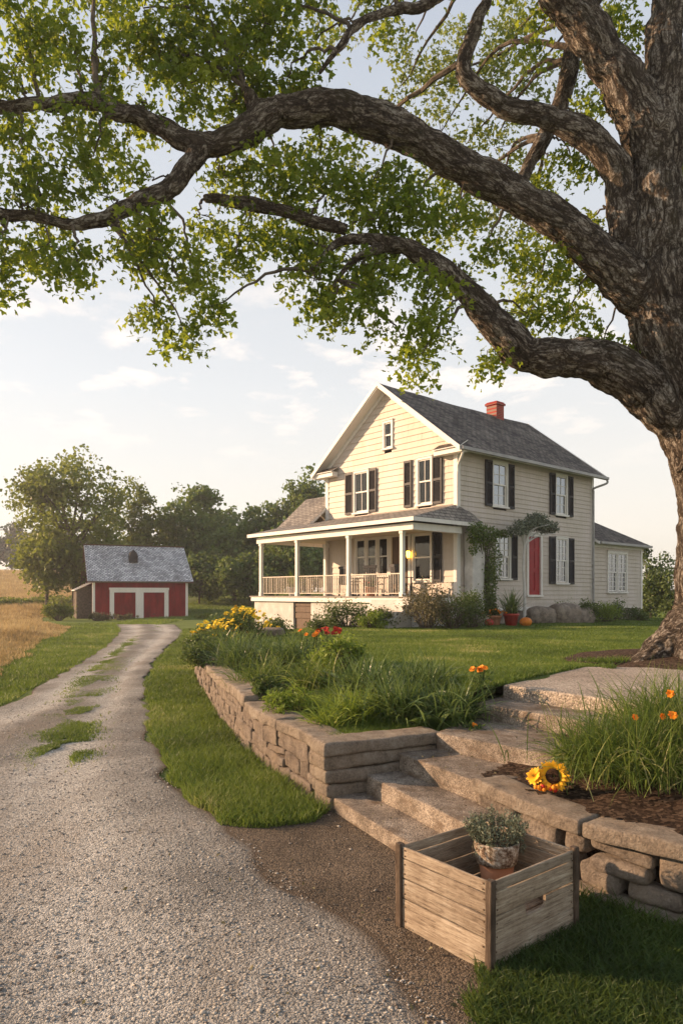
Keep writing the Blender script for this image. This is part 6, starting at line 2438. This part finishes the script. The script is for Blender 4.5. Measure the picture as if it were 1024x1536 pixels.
# hedgerow across the field, bushes by the barn
t = thing('hedgerow', (-27, 60, H1(-27, 60)), 0, 'low green hedgerow dividing the wheat field left of the barn', 'hedge')
mb = MB()
n = 9000
xx = R.uniform(-18, 10, n)
hh = .5 + .35 * np.abs(fbm(np.column_stack([xx * .5, xx * 0, xx * 0]), 3))
P = np.column_stack([xx, R.normal(size=n) * .5, R.random(n) ** .7 * hh * 1.3])
P[:, 2] += Hf(P[:, 0] - 27, P[:, 1] + 60) - H1(-27, 60)
leaves(mb, P, .22, 1, 0, None, .7)
obj('foliage', mb, M['leaf_mid'], t)
mb = MB()
for k in range(20):
    x = -17 + 26 * k / 20
    zz = float(Hf(np.array([x - 27]), np.array([60.]))[0]) - H1(-27, 60)
    mb.tube([(x, 0, zz - .1), (x + .1, 0, zz + .5)], .04, 5)
obj('stem', mb, M['bark_far'], t)
shrub('shrub', 'olive green bush against the grey lean-to of the barn', -17.6, 43.6, 0, 1.6, 1.3, 1.35, 2600, .14, 'leaf_mid')
shrub('shrub', 'low brown scrub in front of the barn corner', -15.3, 43.4, 0, 2.2, 1.0, .55, 1800, .10, 'leaf_olive')
shrub('shrub', 'second low brown scrub nearer the barn doors', -13.6, 44.3, 0, 1.4, .8, .40, 900, .10, 'leaf_olive')
shrub('shrub', 'flat green weed patch right of the barn doors', -9.2, 46.2, 0, 1.6, .8, .35, 900, .10, 'leaf_mid')

# ------------------------------------------------------------------ grass
STRIP = np.array([tuple(wall_at(s, -.02)) for s in np.linspace(.0, WALL_L[-1], 40)] + [(-1.2, 20.5), (-3.4, 22), (-4.6, 28), (-6.3, 38), gz(274, 944)[:2], gz(262, 962)[:2], gz(236, 988)[:2], gz(219, 1022)[:2], gz(218, 1060)[:2], gz(228, 1110)[:2], gz(245, 1155)[:2], gz(286, 1203)[:2], gz(330, 1238)[:2], gz(400, 1242)[:2], gz(470, 1232)[:2], gz(502, 1214)[:2]])
PATCH = np.array([gz(712, 1545)[:2], gz(700, 1490)[:2], gz(712, 1440)[:2], (.80, 3.32), (1.15, 3.62), (1.32, 3.98), (1.7, 3.55), (2.15, 3.22), (2.8, 2.9), (3.7, 2.65), (4.2, 1.2), (.75, 1.2)])
VERGE = np.array([(-4.4, 3), (-5.0, 7.9), gz(0, 1060)[:2], gz(60, 1029)[:2], gz(118, 997)[:2], gz(160, 968)[:2], gz(176, 952)[:2], gz(176, 938)[:2], (-13, 42), (-15.5, 43.5)] + [(float(field_x(yy)) - .5, yy) for yy in (40, 34, 28, 22, 16, 11, 6, 4)])


def grass(name, label, P, z, h, w, mat, lean=.6, seg=2, hvar=.5):
    n = len(P)
    mb = MB()
    clump = .5 + .5 * fbm(np.column_stack([P * 1.6, np.zeros(n)]), 6, 3)
    hh = h * (1 - hvar + hvar * 1.6 * R.random(n)) * (.65 + .7 * np.clip(clump, 0, 1))
    tone = np.clip(.5 + .6 * fbm(np.column_stack([P * .9, np.zeros(n)]), 16, 3) + .35 * (R.random(n) - .5), 0, 1)
    blades(mb, np.column_stack([P, z]), hh, w, lean, seg, tone)
    return obj(name, mb, M[mat], None, kind='stuff', label=label, cat='grass')


def thin(P, poly, s=.17):
    """shorter growth towards the trodden edges"""
    return np.where(pip(P + R.normal(size=P.shape) * s, poly), 1.0, .42)


def jpip(P, poly, a=.05, f=5):
    return pip(P + a * vnoise(np.column_stack([P * f, P[:, :1] * 0]), 4)[:, :2], poly)


Q = polar_sample(620000, 4.8, 42, -.62, .1, .0)
Q = Q[jpip(Q, STRIP, .11, 3)]
d = np.hypot(Q[:, 0], Q[:, 1])
grass('grass', 'bright green grass strip between the driveway and the long stone wall', Q, Hf(Q[:, 0], Q[:, 1]) - .01, np.clip(.085 * (1 - (d - 9) / 60), .05, .085) * np.where(Q[:, 1] < 8, 1.15, 1) * thin(Q, STRIP), .0035 + .00075 * d, 'blade', .8)
Q = polar_sample(300000, 1.3, 5.2, .12, 1.0, .6)
Q = Q[jpip(Q, PATCH, .09, 5)]
Q = Q[(R.random(len(Q)) < .75)]
d = np.hypot(Q[:, 0], Q[:, 1])
grass('grass', 'darker shaggy grass patch under the crate and fieldstone wall', Q, 0 * d - .005, .064 * thin(Q, PATCH, .12), .0035 + .0008 * d, 'blade_dark', 1.0, 3)
Q = polar_sample(330000, 5.0, 42, -1.0, -.2, .3)
Q = Q[jpip(Q, VERGE, .12, 2)]
d = np.hypot(Q[:, 0], Q[:, 1])
grass('grass', 'mown grass verge between the driveway and the wheat field', Q, Hf(Q[:, 0], Q[:, 1]) - .01, .07, .004 + .0008 * d, 'blade', .8)
# tufts down the middle of the drive
CEN = catmull([gz(88, 1142)[:2], gz(98, 1105)[:2], gz(118, 1060)[:2], gz(145, 1018)[:2], gz(178, 985)[:2], gz(206, 962)[:2], gz(228, 946)[:2], gz(225, 938)[:2]], 10)
n = 60000
k = R.random(n)
s = (1 - (1 - k) ** 1.0) * (len(CEN) - 1)
cx = np.interp(s, range(len(CEN)), CEN[:, 0]); cy = np.interp(s, range(len(CEN)), CEN[:, 1])
Q = np.column_stack([cx + R.normal(size=n) * .15, cy + R.normal(size=n) * .25])
m = fbm(np.column_stack([Q * [3.2, 1.8], Q[:, :1] * 0]), 21, 3)
Q = Q[m > np.interp(Q[:, 1], [7, 12, 20, 36], [.06, -.08, -.2, -.2])]
d = np.hypot(Q[:, 0], Q[:, 1])
Q2 = polar_sample(9000, 2.5, 10, -.8, .3)
m2 = fbm(np.column_stack([Q2 * 2.2, Q2[:, :1] * 0]), 33, 2)
Q2 = Q2[(m2 > .62) & ((drive_u(Q2[:, 0], Q2[:, 1]) > .0) & (drive_u(Q2[:, 0], Q2[:, 1]) < 1.02))]
Q = np.vstack([Q, Q2])
d = np.hypot(Q[:, 0], Q[:, 1])
grass('grass', 'grass tufts growing along the middle of the gravel driveway', Q, 0 * d + .005, np.clip(.055 - .0012 * d, .02, 1), .004 + .0008 * d, 'blade', .9)
# upper lawn
Q = polar_sample(700000, 5.6, 38, -.45, .62, .25)
Q = Q[pip(Q, terP)]
Q = Q[~pip(Q, lp) & (np.hypot(Q[:, 0] - 5.07, (Q[:, 1] - 9.4) / .92) > 2.0)]
d = np.hypot(Q[:, 0], Q[:, 1])
grass('grass', 'smooth mown upper lawn in front of the farmhouse', Q, Tf(Q[:, 0], Q[:, 1]) - .01, .055 + 0 * d, .004 + .0009 * d, 'blade', .7, 2, .4)
# meadow beyond
Q = polar_sample(160000, 30, 80, -.32, .5, .5)
Q = Q[~pip(Q, terP) & (Q[:, 0] > -13 - .0 * Q[:, 1]) & ~((drive_u(Q[:, 0], Q[:, 1]) > 0) & (drive_u(Q[:, 0], Q[:, 1]) < 1) & (Q[:, 1] < 38))]
c_, s_ = math.cos(-BR), math.sin(-BR)
lxx = (Q[:, 0] - bx0) * c_ - (Q[:, 1] - by0) * s_
lyy = (Q[:, 0] - bx0) * s_ + (Q[:, 1] - by0) * c_
Q = Q[~((lxx > -1) & (lxx < BW) & (lyy > 0) & (lyy < BD))]
d = np.hypot(Q[:, 0], Q[:, 1])
grass('grass', 'open meadow grass around the barn and behind the house', Q, Hf(Q[:, 0], Q[:, 1]) - .01, .13 + 0 * d, .05 + 0 * d, 'blade_meadow', .8, 1)
# tall wheat stalks
Q = polar_sample(330000, 5, 58, -1.15, -.25, .55)
Q = Q[(Q[:, 0] < field_x(Q[:, 1]) + .5 * fbm(np.column_stack([Q * .8, Q[:, :1] * 0]), 3) + .35)]
d = np.hypot(Q[:, 0], Q[:, 1])
grass('wheat', 'tall dry golden grass and wheat standing left of the driveway', Q, Hf(Q[:, 0], Q[:, 1]), np.clip(.10 + .28 * ss((field_x(Q[:, 1]) - Q[:, 0] + .3) / 1.8), 0, 1), .004 + .0010 * d, 'blade_wheat', .45, 2, .4)
Q = polar_sample(120000, 58, 148, -.75, -.18, 1.2)
Q = Q[Q[:, 0] < field_x(Q[:, 1]) - .5]
d = np.hypot(Q[:, 0], Q[:, 1])
grass('wheat', 'far slope of golden wheat below the distant trees', Q, Hf(Q[:, 0], Q[:, 1]), .5 + 0 * d, .10 + 0 * d, 'blade_wheat', .3, 1, .3)
# grass collar at the tree and beds
Q = polar_sample(30000, 7.0, 11, .3, .62)
rr2 = np.hypot(Q[:, 0] - 5.07, (Q[:, 1] - 9.4) / .92)
mm = fbm(np.column_stack([Q * 2.5, Q[:, :1] * 0]), 8, 2)
Q = Q[(rr2 > 1.3) & (rr2 < 2.4) & (mm > .3)]
grass('grass', 'thin grass tufts breaking through the mulch round the big trunk', Q, np.full(len(Q), .80), .07, np.full(len(Q), .01), 'blade', .8)
# fallen leaves and straw litter on steps and gravel
mb = MB()
Pl = []
for (fl, fr, br, bl_, z0, z1) in STEPS:
    n = 60
    u, v = R.random(n)[:, None], R.random(n)[:, None] ** .6 * .95
    fl, fr, br, bl_ = map(np.array, (fl, fr, br, bl_))
    xy = (fl * (1 - u) + fr * u) * (1 - v) + (bl_ * (1 - u) + br * u) * v
    Pl.append(np.column_stack([xy, np.full(n, z1 + .012)]))
Pl = np.concatenate(Pl)
leaves(mb, Pl, .018, 1, .0)
Q = polar_sample(420, 2.0, 9, -.6, .3)
Q = Q[pip(Q, dp) | ((drive_u(Q[:, 0], Q[:, 1]) < .97) & (R.random(len(Q)) < .3))]
leaves(mb, np.column_stack([Q, crown_z(Q[:, 0], Q[:, 1]) + .014]), .026, 1, 0)
obj('leaf_litter', mb, M['leaf_olive'], None, kind='stuff', label='small dry leaves scattered over the steps, dirt and gravel', cat='leaves')

# ------------------------------------------------------------------ sky, sun, camera
SUN_AZ = math.radians(-78)   # clockwise from +Y
SUN_EL = math.radians(17)
wd = bpy.data.worlds.new('World')
SC.world = wd
wd.use_nodes = True
nt = wd.node_tree
nt.nodes.clear()
sky = nt.nodes.new('ShaderNodeTexSky')
sky.sky_type = 'NISHITA'
sky.sun_disc = False
sky.sun_elevation = SUN_EL
sky.sun_rotation = SUN_AZ
sky.air_density = 1.0
sky.dust_density = 2.5
sky.ozone_density = 1.5
tc = nt.nodes.new('ShaderNodeTexCoord')
sep = nt.nodes.new('ShaderNodeSeparateXYZ')
nt.links.new(tc.outputs['Generated'], sep.inputs[0])


def wm(op, a, b=0.0, clamp=False):
    n = nt.nodes.new('ShaderNodeMath')
    n.operation = op
    n.use_clamp = clamp
    for s_, v_ in ((n.inputs[0], a), (n.inputs[1], b)):
        if hasattr(v_, 'links'):
            nt.links.new(v_, s_)
        else:
            s_.default_value = v_
    return n.outputs[0]


zc = wm('ADD', wm('MAXIMUM', sep.outputs['Z'], 0.0), .12)
cb = nt.nodes.new('ShaderNodeCombineXYZ')
nt.links.new(wm('DIVIDE', sep.outputs['X'], zc), cb.inputs[0])
nt.links.new(wm('DIVIDE', sep.outputs['Y'], zc), cb.inputs[1])
cb.inputs[2].default_value = 3.3


def cloud(scale, stops, dist=.3, det=8):
    n = nt.nodes.new('ShaderNodeTexNoise')
    n.inputs['Scale'].default_value = scale
    n.inputs['Detail'].default_value = det
    n.inputs['Roughness'].default_value = .58
    n.inputs['Distortion'].default_value = dist
    nt.links.new(cb.outputs[0], n.inputs['Vector'])
    r = nt.nodes.new('ShaderNodeValToRGB')
    r.color_ramp.elements[0].position = stops[0]
    r.color_ramp.elements[1].position = stops[1]
    nt.links.new(n.outputs['Fac'], r.inputs[0])
    return r.outputs[0]


hi = cloud(.35, (.40, .72))
puff = cloud(3.6, (.53, .70), .15)
band = wm('MULTIPLY', wm('SUBTRACT', 1.0, wm('ABSOLUTE', wm('DIVIDE', wm('SUBTRACT', sep.outputs['Z'], .30), .14)), True), 1.0)
# thin high veil: whitens the blue as real haze does
mixn = nt.nodes.new('ShaderNodeMix')
mixn.data_type = 'RGBA'
veil = wm('ADD', wm('MULTIPLY', hi, .10), .80)
nt.links.new(veil, mixn.inputs[0])
nt.links.new(sky.outputs[0], mixn.inputs[6])
vr = nt.nodes.new('ShaderNodeValToRGB')
e_ = vr.color_ramp.elements
e_.new(.3)
e_.new(.6)
for i_, (p_, c_) in enumerate(((0.0, (1.0, .90, .76)), (.27, (.83, .82, .80)), (.52, (.65, .675, .71)), (.85, (.38, .44, .56)))):
    e_[i_].position = p_
    e_[i_].color = (*c_, 1)
nt.links.new(sep.outputs['Z'], vr.inputs[0])
vs = nt.nodes.new('ShaderNodeVectorMath')
vs.operation = 'SCALE'
vs.inputs['Scale'].default_value = 5.4
nt.links.new(vr.outputs[0], vs.inputs[0])
nt.links.new(vs.outputs[0], mixn.inputs[7])
mix2 = nt.nodes.new('ShaderNodeMix')
mix2.data_type = 'RGBA'
nt.links.new(wm('MULTIPLY', wm('MULTIPLY', puff, band), .8), mix2.inputs[0])
nt.links.new(mixn.outputs[2], mix2.inputs[6])
mix2.inputs[7].default_value = (7.0, 6.0, 5.2, 1)
bg = nt.nodes.new('ShaderNodeBackground')
bg.inputs[1].default_value = .105
nt.links.new(mix2.outputs[2], bg.inputs[0])
ow = nt.nodes.new('ShaderNodeOutputWorld')
nt.links.new(bg.outputs[0], ow.inputs[0])

sun = bpy.data.lights.new('sun', 'SUN')
sun.energy = 4.4
sun.angle = math.radians(.6)
sun.color = (1.0, .655, .40)
so = bpy.data.objects.new('sun', sun)
COL.objects.link(so)
dirv = Vector((math.sin(SUN_AZ) * math.cos(SUN_EL), math.cos(SUN_AZ) * math.cos(SUN_EL), math.sin(SUN_EL)))
so.rotation_euler = dirv.to_track_quat('Z', 'Y').to_euler()

cam = bpy.data.cameras.new('camera')
cam.sensor_width = 36
cam.lens = 36 * F_PX / 1536
cam.shift_y = (HZ - 768) / 1536
cam.clip_start = .1
cam.clip_end = 3000
hz = NT('haze_air')
pv = hz.N('ShaderNodeVolumePrincipled')
pv.inputs['Color'].default_value = (.90, .92, .95, 1)
pv.inputs['Density'].default_value = .0009
pv.inputs['Anisotropy'].default_value = .35
hz.L(pv.outputs[0], hz.out.inputs['Volume'])
mb = MB()
mb.box((-760, -30, -2.2), (760, 960, 19))
tag(obj('haze', mb, hz.m), 'thin pale evening haze in the air over the farm', 'haze', None, 'stuff')
cob = bpy.data.objects.new('camera', cam)
COL.objects.link(cob)
cob.location = (0, 0, CAM_Z)
cob.rotation_euler = (math.pi / 2, 0, 0)
SC.camera = cob
SC.view_settings.view_transform = 'Standard'
SC.view_settings.look = 'None'
SC.view_settings.exposure = 1.06
SC.view_settings.gamma = 1
SC.cycles.max_bounces = 6
SC.cycles.diffuse_bounces = 3
SC.cycles.transparent_max_bounces = 8
SC.cycles.use_denoising = True
